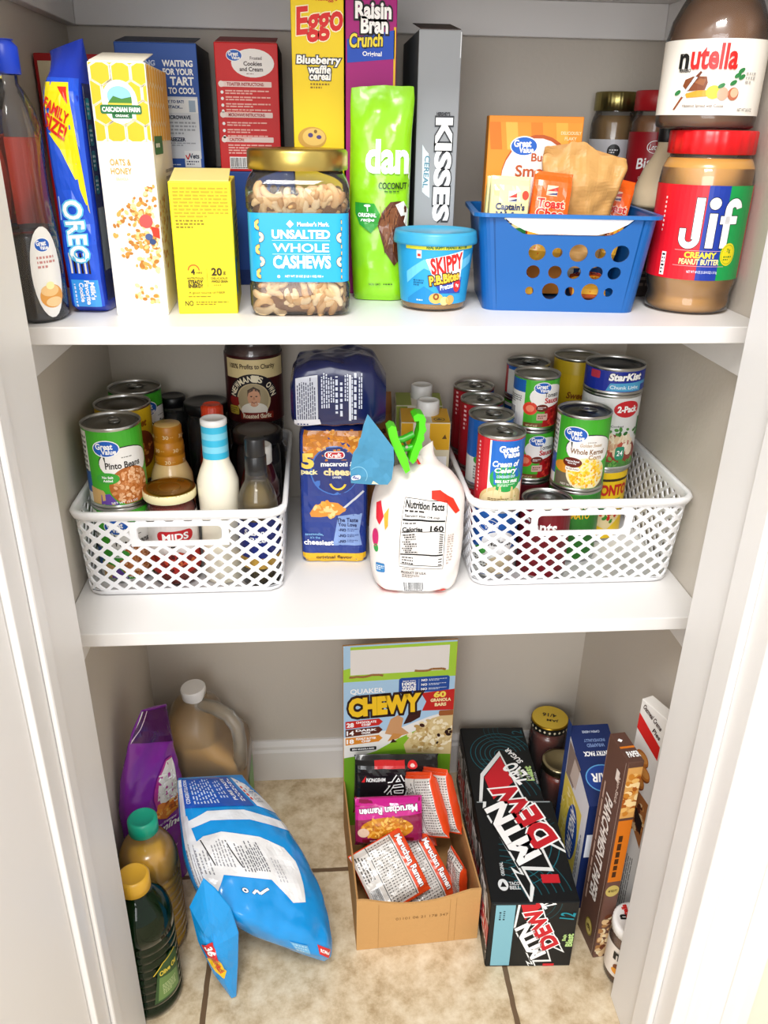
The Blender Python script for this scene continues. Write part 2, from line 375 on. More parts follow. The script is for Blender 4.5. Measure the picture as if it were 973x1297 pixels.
# ------------------------------------------------------------------ builders shared by many things
STEEL, DSTEEL = '#c9cac8', '#8f918f'
def can(name, label, x, y, z, r, h, art=None, lab='#3a9c34', face=0, tab=True, group='cans in the right basket', lidcol=STEEL, cat='can', tabrot=.5):
    """steel can: body with rims and a printed wrap, a sunken ringed lid, a pull tab"""
    t = thing(name, label, cat, (x, y, z), face, group)
    mb = MB(); g = r-.0012
    mb.lathe([(0, .001), (r*.9, .001), (r*.94, 0), (r, .001), (r, .0035), (g-.0002, .005), (g-.0002, h-.005), (r, h-.0035), (r, h-.0006), (r-.0006, h), (r-.0016, h-.0004), (r-.002, h-.004)], STEEL, 'metal')
    mb.build('can_body', t)
    mb = MB(); rows = [(g-.0001, .0045), (g+.0003, .006), (g+.0003, h-.006), (g-.0001, h-.0045)]
    mb.lathe(rows, lab, 'label', 48)
    if art: art.emit(mb, cyl(g+.0003), 'label', (.006, None), (-PI*g, .006, PI*g, h-.006))
    mb.build('paper_label', t)
    mb = MB(); zl = h-.004
    mb.lathe([(r-.002, zl), (r*.88, zl-.0006), (r*.86, zl+.0004), (r*.80, zl+.0004), (r*.78, zl-.0006), (r*.5, zl-.0006), (r*.48, zl), (0, zl)], lidcol, 'metal')
    lid = mb.build('lid', t)
    if tab:
        mb = MB(); A = []; n = 14
        for k in range(n+1):
            a = 2*PI*k/n; A.append((.0075*math.cos(a), .0125*math.sin(a)))
        ca, sa = math.cos(tabrot), math.sin(tabrot)
        mb.tube([(x_*ca-y_*sa+r*.12, x_*sa+y_*ca+r*.1, zl+.0024) for x_, y_ in A], .0013, DSTEEL, 'metal', 8)
        mb.box(-.006, -.001, zl+.0006, .006, .007, zl+.0028, STEEL, 'metal', .0006, 1, Matrix.Translation((r*.12, r*.1, 0)) @ Matrix.Rotation(tabrot, 4, 'Z'))
        mb.build('pull_tab', lid)
    return t
def carton(name, label, x, y, z, w, d, h, col, fa=None, ra=None, la=None, ta=None, rz=0, side=None, cat='box', group=None, mat='paper', flap=None, rx=0, ry=0):
    """a printed card box with its front lower left corner at (x, y, z)"""
    mb = MB()
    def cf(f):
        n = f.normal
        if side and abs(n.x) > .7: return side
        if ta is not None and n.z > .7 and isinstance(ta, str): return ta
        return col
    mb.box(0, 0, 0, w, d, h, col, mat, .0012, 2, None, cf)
    if fa: fa.emit(mb, front(), mat, None, (.001, .001, w-.001, h-.001))
    if ra: ra.emit(mb, right(w), mat, None, (.001, .001, d-.001, h-.001))
    if la: la.emit(mb, left(d), mat, None, (.001, .001, d-.001, h-.001))
    if isinstance(ta, Art): ta.emit(mb, top(h), mat, None, (.001, .001, w-.001, d-.001))
    o = mb.build(name); place(o, (x, y, z), rz, rx, ry)
    if flap:
        m2 = MB(); m2.box(.002, 0, 0, w-.002, d*.5, .0008, flap, 'paper', 0); f = m2.build('top_flap', o); f.location = (0, .001, h+.0002); f.rotation_euler = (math.radians(9), 0, 0)
    return tag(o, label, cat, group)
def cap_part(name, parent, r, z0, h, col, n=40, ribs=0, cx=0, cy=0, dome=.0015, mat='plastic'):
    mb = MB(); mb.lathe([(r*.96, z0), (r, z0+.001), (r, z0+h-dome), (r-dome, z0+h), (r*.8, z0+h), (r*.78, z0+h-.0005), (0, z0+h-.0005)], col, mat, 96 if ribs else n, cx, cy, 1, 1, None, (ribs, .012) if ribs else None)
    return mb.build(name, parent)
def lathe_part(name, parent, prof, col, mat, n=40, **k):
    mb = MB(); mb.lathe(prof, col, mat, n, **k); return mb.build(name, parent)
def wrap(name, parent, r, z0, z1, col, art=None, n=48, mat='label', a0=0, a1=2*PI, sx=1, sy=1, lift=.0004):
    mb = MB(); rows = []
    for z in (z0, z1): rows.append([(sx*(r+lift)*math.sin(a0+(a1-a0)*j/n), -sy*(r+lift)*math.cos(a0+(a1-a0)*j/n), z) for j in range(n+1)])
    mb.grid(rows, col, mat)
    if art: art.emit(mb, cyl(r+lift, 0, 0, 0, z0, sx, sy), mat, (.006, None), (r*(a0 if a0 < 0 else -PI), 0, r*(a1 if a0 < 0 else PI), z1-z0))
    return mb.build(name, parent)
R = math.radians

# ================================================================== UPPER SHELF
# syrup bottle
t = thing('syrup_bottle', 'clear squeeze bottle of dark syrup with a bright blue cap', 'bottle', (-.3885, .05, T))
lathe_part('bottle_shell', t, [(0, .001), (.034, .001), (.0385, .006), (.0388, .05), (.0385, .08), (.036, .10), (.0335, .125), (.0335, .15), (.036, .172), (.0355, .19), (.030, .207), (.021, .221), (.0145, .228), (.0145, .238)], '#ffffff', 'clear', sx=.68)
mb = MB(); pr = []
for i in range(30): z = .003+.087*i/29; pr.append((.0362+.0009*math.sin(i*1.9), z))
mb.lathe([(0, .003)]+pr+[(0, .09)], '#1c0e0a', 'liquid', sx=.68); mb.build('syrup', t)
cap_part('cap', t, .0142, .236, .03, '#1746d8', ribs=0, dome=.006)
a = Art(3); a.ell(.0, .04, .022, .046, '#f2f0ec'); a.gv(-.002, .068, .02); a.fine(-.012, .044, .026, .014, 3, '#c98b86', 4); a.ell(.002, .016, .017, .012, '#e8a24a', 2); a.ell(.0, .022, .013, .006, '#f4c98a', 3); a.ell(.004, .010, .012, .005, '#f6d29a', 3); a.ell(.001, .027, .006, .004, '#fff2b0', 4)
mb = MB(); a.emit(mb, cyl(.0392, .78, 0, 0, .012, .69), 'label', (.006, None)); mb.build('front_label', t)
mb = MB(); a = Art(4); a.rect(-.03, 0, .06, .085, '#d8452e'); a.fine(-.026, .05, .05, .03, 5, '#f2b08a', 2); a.fine(-.026, .004, .052, .045, 9, '#f0a030', 2, .6)
a.emit(mb, cyl(.0325, PI+.1, 0, 0, .095, .66), 'label', (.006, None)); mb.build('back_label', t)
# boxes at the back left
a = Art(5); a.rect(.004, .05, .067, .21, '#e9dcb6'); a.rect(.05, .20, .02, .06, '#efd64a', 2); a.rect(0, 0, .075, .185, '#d21f1d', 3); a.ell(.014, .135, .005, .005, '#f6d9d2', 4)
carton('snack_box', 'red snack box with a cream panel tucked into the back left corner', -.4145, .235, T, .078, .06, .268, '#b3191b', a)
# blue wrapped cookie pack
t = thing('cookie_pack', 'tall blue cookie packet with a yellow family size corner standing on end', 'cookies', (-.3455, .072, T), R(-4))
SE = [(0, Vector((0, .045, .001)), Vector((0.0193, 0, 0)), Vector((0, -.036, 0)), 6), (.03, Vector((0, .045, .01)), Vector((0.0206, 0, 0)), Vector((0, -.047, 0)), 7), (.5, Vector((0, .045, .12)), Vector((0.0210, 0, 0)), Vector((0, -.048, 0)), 7), (.84, Vector((0, .045, .22)), Vector((0.0206, 0, 0)), Vector((0, -.046, 0)), 6), (.92, Vector((-.001, .047, .243)), Vector((0.0176, 0, 0)), Vector((0, -.03, 0)), 3), (1, Vector((-.004, .05, .268)), Vector((.018, 0, .006)), Vector((0, -.004, 0)), 2)]
L = Loft(SE, .0025, 40, 3); mb = MB(); L.mesh(mb, '#1538b4', 'film', 44, 60)
WW, HH = .05, .268; a = Art(6)
a.rect(.003, 0, .044, .24, '#1f55d6', .5); a.poly([(.002, .236), (.036, .236), (.044, .12), (.034, .148), (.018, .18), (.002, .2)], '#f6e21a', 1)
a.text('FAMILY', .019, .212, .03, .0095, '#d6261c', rot=-.5, bold=.03); a.text('SIZE!', .016, .199, .026, .012, '#d6261c', rot=-.5, bold=.03); a.poly([(.022, .232), (.034, .232), (.034, .217)], '#e0301f', 2)
a.text('OREO', .024, .098, .070, .023, W_, 5, .025, -PI/2+.05, 0, '#5fc4ee', .06)
a.fine(.006, .10, .003, .05, 1, '#9fc0f4', 3)
for i in range(6): a.rect(.010+i*.0048, .048, .0026, .026, '#2b1a14' if i % 2 else '#ece6da', 3)
a.rect(.008, .0, .036, .04, '#3f9ff0', 2); a.text("Milk's", .036, .026, .022, .006, W_, rot=-PI/2, bold=.03); a.text('Favorite', .029, .024, .03, .006, W_, rot=-PI/2, bold=.03); a.text('Cookie', .021, .024, .024, .006, W_, rot=-PI/2, bold=.03); a.fine_v(.011, .006, .004, .03, 1, '#dbe9ff')
a.emit(mb, L.map(WW, HH), 'film', (.006, .012), (.0015, .006, .0485, .262))
a = Art(7)
for i, (x, c) in enumerate(((.012, '#1fa0a8'), (.012, '#0f7080'), (.012, '#0f7080'), (.012, '#0f7080'))): a.rrect(.006, .205-i*.022, .011, .018, .002, c, 2); a.fine(.0075, .208-i*.022, .008, .012, 3, '#d8f0f0', 3)
a.rect(.004, .05, .02, .075, '#8b9398', 1); a.fine_v(.024, .03, .01, .2, 2, '#7f9bd8'); a.fine_v(.001, .14, .002, .1, 1, '#e8eefc'); a.rect(0, 0, .09, .24, '#0d1c5c', .3)
def sidemap(x, y, o): p = L.at(y/.268); q = p[0]+p[1]; return (q.x+o-.0002, q.y-.04*max(.2, p[2].length/.048)+x*max(.2, p[2].length/.048), q.z)
a.emit(mb, sidemap, 'film', (.01, .012), (.0, .012, .08, .236))
mb.build('wrapper', t)
# granola box
a = Art(8); w_, h_ = .0565, .25
a.rect(0, .178, w_, .072, '#f4b71e')
for i in range(4):
    for j in range(4):
        cx, cy = .008+i*.0195+(j % 2)*.01-.006, .186+j*.018; p = [(cx+.0118*math.cos(PI/6+k*PI/3), cy+.0118*math.sin(PI/6+k*PI/3)) for k in range(7)]; a.line(p, .0019, '#fff6da', 1.5)
a.ell(.028, .214, .0175, .02, '#fdfaf0', 2); a.ell(.028, .219, .012, .0095, '#8cc4ea', 2.3); a.poly([(.016, .213), (.022, .2195), (.03, .217), (.04, .219), (.04, .212), (.016, .211)], '#3f7d2c', 2.6); a.rect(.016, .209, .024, .004, '#e8c23a', 2.8)
a.rrect(.008, .203, .041, .0085, .002, '#1d6b35', 3); a.text('CASCADIAN FARM', .0285, .2072, .037, .004, W_, 5, .04); a.rrect(.019, .199, .02, .005, .001, '#1d6b35', 3); a.text('ORGANIC', .029, .2015, .013, .0022, W_, 5, .02)
a.text('OATS &', .022, .158, .021, .006, '#c49a3c'); a.text('HONEY', .022, .1495, .021, .006, '#c49a3c'); a.text('GRANOLA', .022, .142, .013, .003, '#e4cf9c')
GR = ['#d9a24e', '#c98a35', '#e9c27c', '#b9772b', '#f0d59a']
for cx, cy, rx, ry, n in ((.036, .112, .013, .012, 34), (.024, .105, .012, .010, 20), (.042, .09, .012, .022, 50), (.032, .082, .012, .01, 26), (.046, .065, .008, .02, 30), (.036, .055, .01, .008, 12), (.05, .125, .008, .012, 16), (.018, .068, .006, .005, 8), (.03, .022, .007, .005, 9), (.044, .016, .006, .006, 9), (.012, .09, .006, .012, 6), (.036, .035, .012, .01, 6)): a.blobs(cx, cy, rx, ry, n, .0027, GR)
a.ell(.042, .1, .007, .007, '#e0524e', 4); a.poly([(.046, .095), (.055, .093), (.055, .082), (.048, .085)], '#e2381f', 4); a.ell(.0435, .084, .004, .0035, '#46598c', 4.5); a.ell(.047, .079, .0035, .003, '#334a7a', 4.5)
b = Art(9); b.rect(0, .178, .17, .072, '#f0b01c')
for i in range(6):
    for j in range(4):
        cx, cy = .008+i*.0195+(j % 2)*.01-.006, .186+j*.018; b.line([(cx+.0118*math.cos(PI/6+k*PI/3), cy+.0118*math.sin(PI/6+k*PI/3)) for k in range(7)], .0019, '#fff6da', 1.5)
b.rrect(.012, .165, .06, .018, .002, '#1d6b35', 3); b.fine(.02, .17, .045, .008, 1, W_); b.blobs(.03, .09, .03, .04, 60, .003, GR); b.fine(.08, .05, .08, .1, 14, '#9a948a')
carton('granola_box', 'narrow white and yellow granola box with honeycomb top and scattered oat clusters', -.3125, .06, T, w_, .155, h_, '#f3efe4', a, b, rz=R(2), cat='cereal', flap='#efe9d8')
# oat breakfast biscuit box
a = Art(10); w_, h_ = .066, .14; a.fine(.004, .103, .058, .032, 9, '#b9a31c', 3, .45); a.fine(.005, .092, .03, .01, 3, '#8c7a14', 3)
a.ring(.02, .048, .0052, .0066, '#c2691c', 3, 20, 0, PI); a.text('4', .019, .0465, None, .006, '#3a2a0c', bold=.03); a.text('HRS', .026, .0455, .006, .002, '#3a2a0c'); a.text('NUTRITIOUS', .021, .0395, .018, .0023, '#3a2a0c'); a.text('STEADY', .021, .0355, .016, .0037, '#3a2a0c', bold=.04); a.text('ENERGY', .021, .031, .016, .0037, '#3a2a0c', bold=.04)
a.rect(.034, .03, .0004, .02, '#8c7a14', 3); a.text('20', .045, .0465, .011, .0078, '#3a2a0c', bold=.03); a.text('g', .0535, .045, None, .004, '#3a2a0c'); a.text('DELICIOUS', .0475, .0395, .018, .0023, '#3a2a0c'); a.text('WHOLE GRAIN', .0475, .036, .018, .0025, '#3a2a0c', bold=.03); a.fine(.041, .031, .014, .002, 1, '#8c7a14')
a.text('A good source of FIBER', .033, .0235, .04, .003, '#6a5a10'); a.fine(.012, .0185, .042, .002, 1, '#8c7a14'); a.text('NO', .0125, .012, .009, .0055, '#3a2a0c'); a.fine(.02, .0095, .036, .005, 2, '#8c7a14')
b = Art(11); b.rect(.0, .02, .03, .04, '#2aa7c8', 1); b.rect(0, 0, .13, .02, '#d8c21a', 1); b.fine(.03, .05, .08, .06, 8, '#8c7a14')
c = Art(12); c.rect(.012, .01, .04, .1, '#c79a3c', 1); c.fine(.016, .02, .03, .08, 8, '#8a6a1c', 2)
carton('breakfast_biscuit_box', 'small bright yellow breakfast biscuit box in the front row', -.2455, .068, T, w_, .125, h_, '#f2dd26', a, b, None, c, rz=R(3), flap='#e9d98a')
# wide dark blue box and the two boxes standing on it
a = Art(13); a.text('Sandwich', .19, .118, .05, .012, W_, bold=.03); a.fine(.16, .07, .05, .03, 4, '#9cb4dc'); a.rect(.0, 0, .22, .02, '#0c2a66', 1)
carton('storage_bag_box', 'dark blue box lying flat under the toaster pastry boxes', -.332, .262, T, .216, .145, .142, '#1c458f', a)
a = Art(14); w_, h_ = .098, .142
a.text('WAITING', .074, .120, .036, .0065, W_, bold=.035); a.text('FOR YOUR', .074, .111, .036, .0065, W_, bold=.035); a.text('TART', .078, .101, .028, .0085, W_, bold=.035); a.text('TO COOL', .077, .0905, .032, .0065, W_, bold=.035); a.text('WAITING', .03, .120, .034, .0055, '#c8d6f0', bold=.035)
a.rect(.045, .014, .05, .07, '#dde2ea'); a.rect(.045, .066, .05, .016, '#eef1f5', 2); a.text('READY TO EAT!', .063, .0785, .03, .003, '#27437a', bold=.04); a.text('OR STACK...', .063, .0725, .026, .003, '#27437a', bold=.04); a.rect(.084, .067, .008, .013, '#9fb4cc', 3); a.text('MICROWAVE', .07, .061, .03, .004, '#1d2a48', bold=.04); a.fine(.055, .041, .036, .016, 4, '#a3a9b4'); a.text('FREEZER', .066, .036, .021, .004, '#1d2a48', bold=.04); a.fine(.05, .028, .04, .005, 2, '#a3a9b4')
a.rect(.074, .004, .02, .019, '#eef1f5', 3); a.text('Vets', .086, .017, .012, .0055, '#1d2a48', bold=.03); a.line([(.0755, .018), (.078, .013), (.081, .02)], .0015, '#dd2222', 4); a.fine(.076, .006, .016, .006, 2, '#26315a'); a.fine(.03, .003, .04, .005, 2, '#c8d6f0')
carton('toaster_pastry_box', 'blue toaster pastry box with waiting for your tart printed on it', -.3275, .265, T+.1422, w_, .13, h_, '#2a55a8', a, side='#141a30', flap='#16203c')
a = Art(15); w_, h_ = .077, .144
a.ell(.046, .122, .026, .0155, '#f3efee', 1); a.gv(.024, .130, .018); a.text('Frosted', .05, .1275, .014, .0035, '#5a4540'); a.text('Cookies', .046, .1215, .022, .0045, '#3a2522', bold=.02); a.text('and Cream', .044, .1155, .028, .0045, '#3a2522', bold=.02); a.fine(.038, .1095, .016, .002, 1, '#a08a86')
for y, s_ in ((.096, 'TOASTER INSTRUCTIONS:'), (.062, 'MICROWAVE INSTRUCTIONS:'), (.034, 'CAUTION:')):
    a.rrect(.006, y, .062, .006, .001, '#f2d9d4', 2); a.text(s_, .036 if y > .04 else .022, y+.003, .045 if y > .04 else .018, .0034, '#a8201c', bold=.03); a.ell(.0065, y+.003, .0035, .0035, '#f6e7e3', 3)
for i, y in enumerate((.090, .083, .0755, .069)): a.ell(.007, y, .0018, .0018, W_, 3); a.fine(.011, y-.0025, .055, .0055, 2, '#f5b9b0', 3, .55)
for y in (.055, .047, .04): a.ell(.007, y, .0018, .0018, W_, 3); a.fine(.011, y-.003, .05, .0055, 2, '#f5b9b0', 3, .55)
a.fine(.011, .02, .055, .012, 4, '#f5b9b0', 3, .5); a.bars(.013, .004, .024, .012)
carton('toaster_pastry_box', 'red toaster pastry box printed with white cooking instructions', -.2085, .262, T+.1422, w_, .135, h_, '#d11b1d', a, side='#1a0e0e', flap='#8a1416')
# tall cereal boxes
a = Art(16); w_, h_ = .0605, .336
a.text('Eggo', .033, .302, .052, .034, '#d8201c', 5, .03, .12, .15, '#fff6d0', .03); a.text("Kellogg's", .041, .3255, .024, .006, '#c8201c', shear=.2); a.text('Blueberry', .031, .264, .05, .0105, W_, 5, .035, 0, .1, '#1d2340', .09); a.text('waffle', .032, .2555, .026, .008, W_, 5, .035, 0, .1, '#1d2340', .09); a.text('cereal', .0325, .2485, .024, .0075, W_, 5, .035, 0, .1, '#1d2340', .09); a.fine(.021, .235, .022, .007, 2, '#8a6a10')
a.ell(.022, .183, .017, .012, '#c99a3e', 2); a.ell(.024, .184, .0135, .0095, '#e3bd62', 3); a.ell(.02, .186, .003, .0025, '#4a3a7a', 4); a.ell(.03, .184, .003, .0022, '#4a3a7a', 4); a.ell(.026, .19, .002, .002, '#7a5a2a', 4); a.fine(.01, .02, .04, .1, 12, '#a88a10')
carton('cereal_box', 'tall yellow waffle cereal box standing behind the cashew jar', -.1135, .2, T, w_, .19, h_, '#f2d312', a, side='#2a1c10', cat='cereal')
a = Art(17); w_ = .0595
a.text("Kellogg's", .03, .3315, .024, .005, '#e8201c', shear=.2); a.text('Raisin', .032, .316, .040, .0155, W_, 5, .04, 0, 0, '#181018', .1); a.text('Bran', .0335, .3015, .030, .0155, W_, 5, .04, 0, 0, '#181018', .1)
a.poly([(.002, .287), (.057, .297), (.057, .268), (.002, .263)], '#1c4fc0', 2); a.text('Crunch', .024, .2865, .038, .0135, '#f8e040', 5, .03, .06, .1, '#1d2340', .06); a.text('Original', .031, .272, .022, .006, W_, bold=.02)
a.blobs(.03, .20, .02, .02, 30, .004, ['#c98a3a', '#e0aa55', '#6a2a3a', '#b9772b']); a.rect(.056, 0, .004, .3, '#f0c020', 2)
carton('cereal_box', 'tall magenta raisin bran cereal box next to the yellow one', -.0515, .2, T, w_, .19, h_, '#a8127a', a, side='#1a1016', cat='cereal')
# cashew jar
t = thing('cashew_jar', 'square clear jar of whole cashews with a gold lid and blue label', 'jar', (-.108, .107, T), 0)
def rsq(hw, z, r=.014, n=6, hd=None):
    hd = hd or hw; p = []
    for cx, cy, a0 in ((hw-r, hd-r, 0), (-hw+r, hd-r, PI/2), (-hw+r, -hd+r, PI), (hw-r, -hd+r, 1.5*PI)):
        for k in range(n+1): q = a0+k*PI/2/n; p.append((cx+r*math.cos(q), cy+r*math.sin(q), z))
    return p
mb = MB(); H = .056
mb.grid([rsq(.046, .0012), rsq(.0535, .003), rsq(H, .012), rsq(H, .034), rsq(.0545, .037), rsq(.0545, .112), rsq(H, .115), rsq(H, .134), rsq(.0545, .141, .02), rsq(.052, .147, .03), rsq(.050, .150, .045), rsq(.050, .158, .0495)], '#ffffff', 'clear', True); mb.face(rsq(.046, .0012)[::-1], '#ffffff', 'clear'); mb.build('jar_shell', t)
mb = MB(); mb.grid([rsq(.047, .004), rsq(.049, .012), rsq(.049, .116), rsq(.040, .124)], '#7a5230', 'matte', True); mb.face(rsq(.040, .124), '#7a5230', 'matte')  # dark brown core paints in the shade of the gaps between the nuts
rnd = random.Random(5)
def cashew(mb, c, rot, s, col):
    pts = []; rad = []
    for k in range(9):
        a_ = -1.25+2.5*k/8; pts.append(Vector((s*math.cos(a_)-s*.6, s*math.sin(a_), .12*s*math.sin(a_*2)))); rad.append(s*(.40-.2*abs(k/8-.42)) if 0 < k < 8 else s*.16)
    mb.tube([Vector(c)+rot @ p for p in pts], rad, col, 'matte', 9)
from mathutils import Euler
CC = ['#e6c693', '#d9b07a', '#eed6ac', '#c99a62', '#e8c690']
for i in range(118):
    side = i % 3
    lowz = i % 2
    zz = rnd.uniform(.008, .038) if lowz else rnd.uniform(.105, .131)
    u = rnd.uniform(-.042, .042)
    c_ = (u, -.0465, zz) if side != 2 else ((.0465 if rnd.random() < .8 else -.0465), rnd.uniform(-.04, .04), zz)
    if zz > .122 and side == 2: c_ = (rnd.uniform(-.042, .042), rnd.uniform(-.04, .04), .125)
    cashew(mb, c_, Euler((rnd.uniform(-.4, .4)+PI/2, rnd.uniform(0, 6.28), rnd.uniform(-.5, .5) + (PI/2 if side == 2 else 0))).to_matrix(), rnd.uniform(.0100, .0122), rnd.choice(CC))
o = mb.build('cashews', t); o['kind'] = 'stuff'
lathe_part('gold_lid', t, [(.0545, .152), (.0552, .153), (.0552, .170), (.0535, .1725), (.050, .1735), (.048, .1727), (0, .1727)], '#cbb262', 'metal', 96, rib=(48, .004))
a = Art(19); w_ = .1
a.poly([(.042, .061), (.046, .065), (.05, .061), (.046, .057)], W_, 3); a.text("Member's Mark.", .071, .061, .034, .0044, W_, bold=.03)
a.text('UNSALTED', .0575, .0505, .062, .0085, W_, bold=.04); a.text('WHOLE', .0575, .0365, .060, .0085, W_, bold=.02); a.rect(.026, .0438, .063, .0005, '#bfe9fa', 3); a.rect(.026, .0295, .063, .0005, '#bfe9fa', 3); a.text('CASHEWS', .058, .0215, .062, .0125, W_, bold=.04)
a.text('NET WT 33 OZ (2 LB 1 OZ) 935 g', .06, .006, .042, .003, W_, bold=.02); a.ell(.032, .006, .0016, .0016, W_, 4)
for i in range(5):
    for sx_ in (0, 1):
        cx, cy = (.0125, .060-i*.0127) if not sx_ else (.101, .060-i*.0127); rr_ = (1 if i % 2 else -1)*(1 if sx_ else -1)
        a0 = PI/2 if (i+sx_) % 2 == 0 else -PI/2
        a.ring(cx, cy, .0012, .0056, '#14384a', 2, 12, a0-.1, a0+PI+.1, 1.05); a.ring(cx, cy, .0016, .005, '#f2dfba' if i % 2 else '#e8bc62', 3, 12, a0, a0+PI, 1.05)
mb = MB(); lab = rsq(.0549, 0, .014, 6); n_ = len(lab)
mb.grid([[(p[0], p[1], .0385) for p in lab], [(p[0], p[1], .1105) for p in lab]], '#27a6dc', 'label', True); a.emit(mb, front(-.0549, .0385, -.0549), 'label', None, (.008, 0, .1018, .072)); mb.build('label', t)
# green coconut chip bag
t = thing('chip_bag', 'lime green coconut chip bag with a torn open top', 'snack bag', (-.0115, .158, T), R(-3))
SE = [(0, Vector((0, .012, .001)), Vector((.031, 0, 0)), Vector((0, -.02, 0)), 3), (.05, Vector((0, .012, .012)), Vector((.033, 0, 0)), Vector((0, -.026, 0)), 3), (.5, Vector((-.001, .012, .115)), Vector((.036, 0, 0)), Vector((0, -.025, 0)), 2.4), (.8, Vector((0, .012, .19)), Vector((.036, 0, 0)), Vector((0, -.015, 0)), 2.2), (.93, Vector((.001, .012, .222)), Vector((.037, 0, .002)), Vector((0, -.006, 0)), 2), (1, Vector((.001, .014, .237)), Vector((.036, 0, .001)), Vector((0, -.0018, .002)), 2)]
L = Loft(SE, .003, 45, 8); mb = MB(); L.mesh(mb, '#8fd41c', 'film', 30, 44); a = Art(20); WW, HH = .074, .24
a.text('dang', .054, .163, .068, .042, W_, 4, .035); a.text('COCONUT CHIPS', .062, .1385, .054, .0065, '#1f3a12', bold=.03); a.fine(.042, .131, .03, .003, 1, '#3c6a1a')
a.poly([(.007, .12), (.03, .119), (.037, .108), (.036, .096), (.026, .085), (.012, .095), (.007, .108)], '#2f9a34', 2); a.text('ORIGINAL', .0215, .106, .022, .0042, W_, bold=.03); a.text('recipe', .022, .1, .016, .005, W_, shear=.3, bold=.02); a.line([(.022, .110), (.0215, .116)], .0012, W_, 3); a.ell(.0215, .1165, .004, .0015, W_, 3)
P = [(.034, .095), (.040, .110), (.050, .121), (.062, .122), (.07, .115), (.07, .06), (.056, .045), (.044, .062)]; a.poly(P, '#5a2c14', 2.2); a.poly([(.036, .094), (.042, .108), (.052, .118), (.060, .118), (.052, .09), (.046, .07)], '#7a4522', 2.8); a.poly([(.056, .118), (.066, .122), (.072, .112), (.072, .09), (.066, .1)], '#f1ebdc', 3)
rr = random.Random(2)
for i in range(26): x0 = rr.uniform(.038, .06); y0 = rr.uniform(.06, .105); a.line([(x0, y0), (x0+rr.uniform(-.003, .005), y0+rr.uniform(.008, .016))], .0006, rr.choice(('#a5683a', '#34180a', '#8d5a30')), 3.4)
a.text('NON GMO', .03, .022, .016, .0026, '#1f3a12'); a.fine(.042, .0205, .02, .003, 1, '#1f3a12')
a.emit(mb, L.map(WW, HH), 'film', (.006, .012), (.002, .004, .072, .234)); mb.build('pouch', t)
# silver chocolate cereal box
a = Art(21); w_, h_ = .0505, .298
a.text('KISSES', .0335, .149, .113, .0185, W_, 5, .045, -PI/2, 0, '#3a3c40', .05); a.text("HERSHEY'S", .032, .2115, .016, .0035, '#26282c', 5, .04); a.text('KISSES', .0335, .0, .113, .0185, W_, 5, .045, -PI/2, 0, '#3a3c40', .05)
a.poly([(.008, .178), (.012, .172), (.016, .168), (.0185, .13), (.019, .118), (.014, .121), (.0095, .125)], '#d9e2e6', 2); a.text('CEREAL', .0138, .1475, .036, .006, '#3a7f96', 5, .01, -PI/2-.05); a.rect(.0485, .27, .0018, .026, '#eef0f2', 2)
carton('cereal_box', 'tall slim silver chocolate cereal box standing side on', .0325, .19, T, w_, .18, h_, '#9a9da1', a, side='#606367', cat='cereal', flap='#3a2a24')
# peanut butter bites tub
t = thing('snack_tub', 'small blue tub of peanut butter pretzel bites with a clear base', 'tub', (.0508, .1170, T), R(2)); t.scale = (1.02, 1.02, 1.02)
mb = MB(); mb.lathe([(0, .0008), (.033, .0008), (.0375, .002), (.0385, .010)], '#c8a070', 'clear'); mb.lathe([(0, .003), (.036, .003), (.0368, .0095), (0, .0095)], '#c9995a', 'matte'); mb.build('clear_base', t)
def taper(r0, r1, h): return lambda x, y, o: ((r0+(r1-r0)*y/h+o)*math.sin(x/r1), -(r0+(r1-r0)*y/h+o)*math.cos(x/r1), .009+y)
mb = MB(); mb.lathe([(.0385, .009), (.0448, .076)], '#2f9fd6', 'label', 56); a = Art(22); f = taper(.0386, .0449, .067)
a.poly([(-.045, .035), (-.02, .05), (.01, .042), (.045, .055), (.045, .045), (.01, .03), (-.02, .04), (-.045, .022)], '#6cc4ea', .6); a.poly([(-.045, .005), (-.02, .02), (.0, .01), (.0, 0), (-.045, 0)], '#1e86c4', .7)
a.rect(-.044, .0605, .09, .0055, '#e6e03a', 2); a.text('REAL SKIPPY PEANUT BUTTER', .008, .0632, .05, .0034, '#1d6a3a', bold=.03); a.rect(-.029, .051, .006, .0085, W_, 3); a.rect(-.028, .053, .004, .003, '#d0302a', 4)
a.poly([(-.018, .05), (.028, .0595), (.028, .027), (-.006, .024)], '#f4f6f8', 2); a.text('SKIPPY', .008, .0455, .039, .0165, '#d8231f', 5, .04, .17); a.text('P.B.Bites', .006, .0295, .038, .0095, '#f4c23a', 5, .04, .17, 0, '#4a1f14', .1)
a.poly([(-.006, .023), (.03, .03), (.03, .012), (.0, .013)], '#2a4aa8', 2.2); a.text('Pretzel', .009, .0205, .017, .0055, W_, 5, .02, .17); a.ell(.0235, .021, .0055, .0075, '#d0252a', 4); a.text('9g', .0235, .021, .005, .004, W_, 5)
a.ell(-.004, .007, .009, .006, '#e6b35e', 3); a.ell(.007, .004, .0055, .005, '#f0c987', 3.3); a.ell(.015, .005, .006, .0055, '#d9a55a', 3.3); a.ring(-.004, .009, .0018, .004, '#8a4a1c', 4, 12); a.fine(-.034, .02, .014, .008, 3, '#125a86'); a.fine(-.03, .003, .014, .003, 1, '#d6eefa')
a.emit(mb, f, 'label', (.006, None)); mb.build('printed_sleeve', t)
lathe_part('lid', t, [(.0445, .073), (.0482, .0735), (.0485, .076), (.0475, .0835), (.0465, .0868), (.0435, .087), (.042, .0845), (0, .0845)], '#3c9fc8', 'plastic', 64)
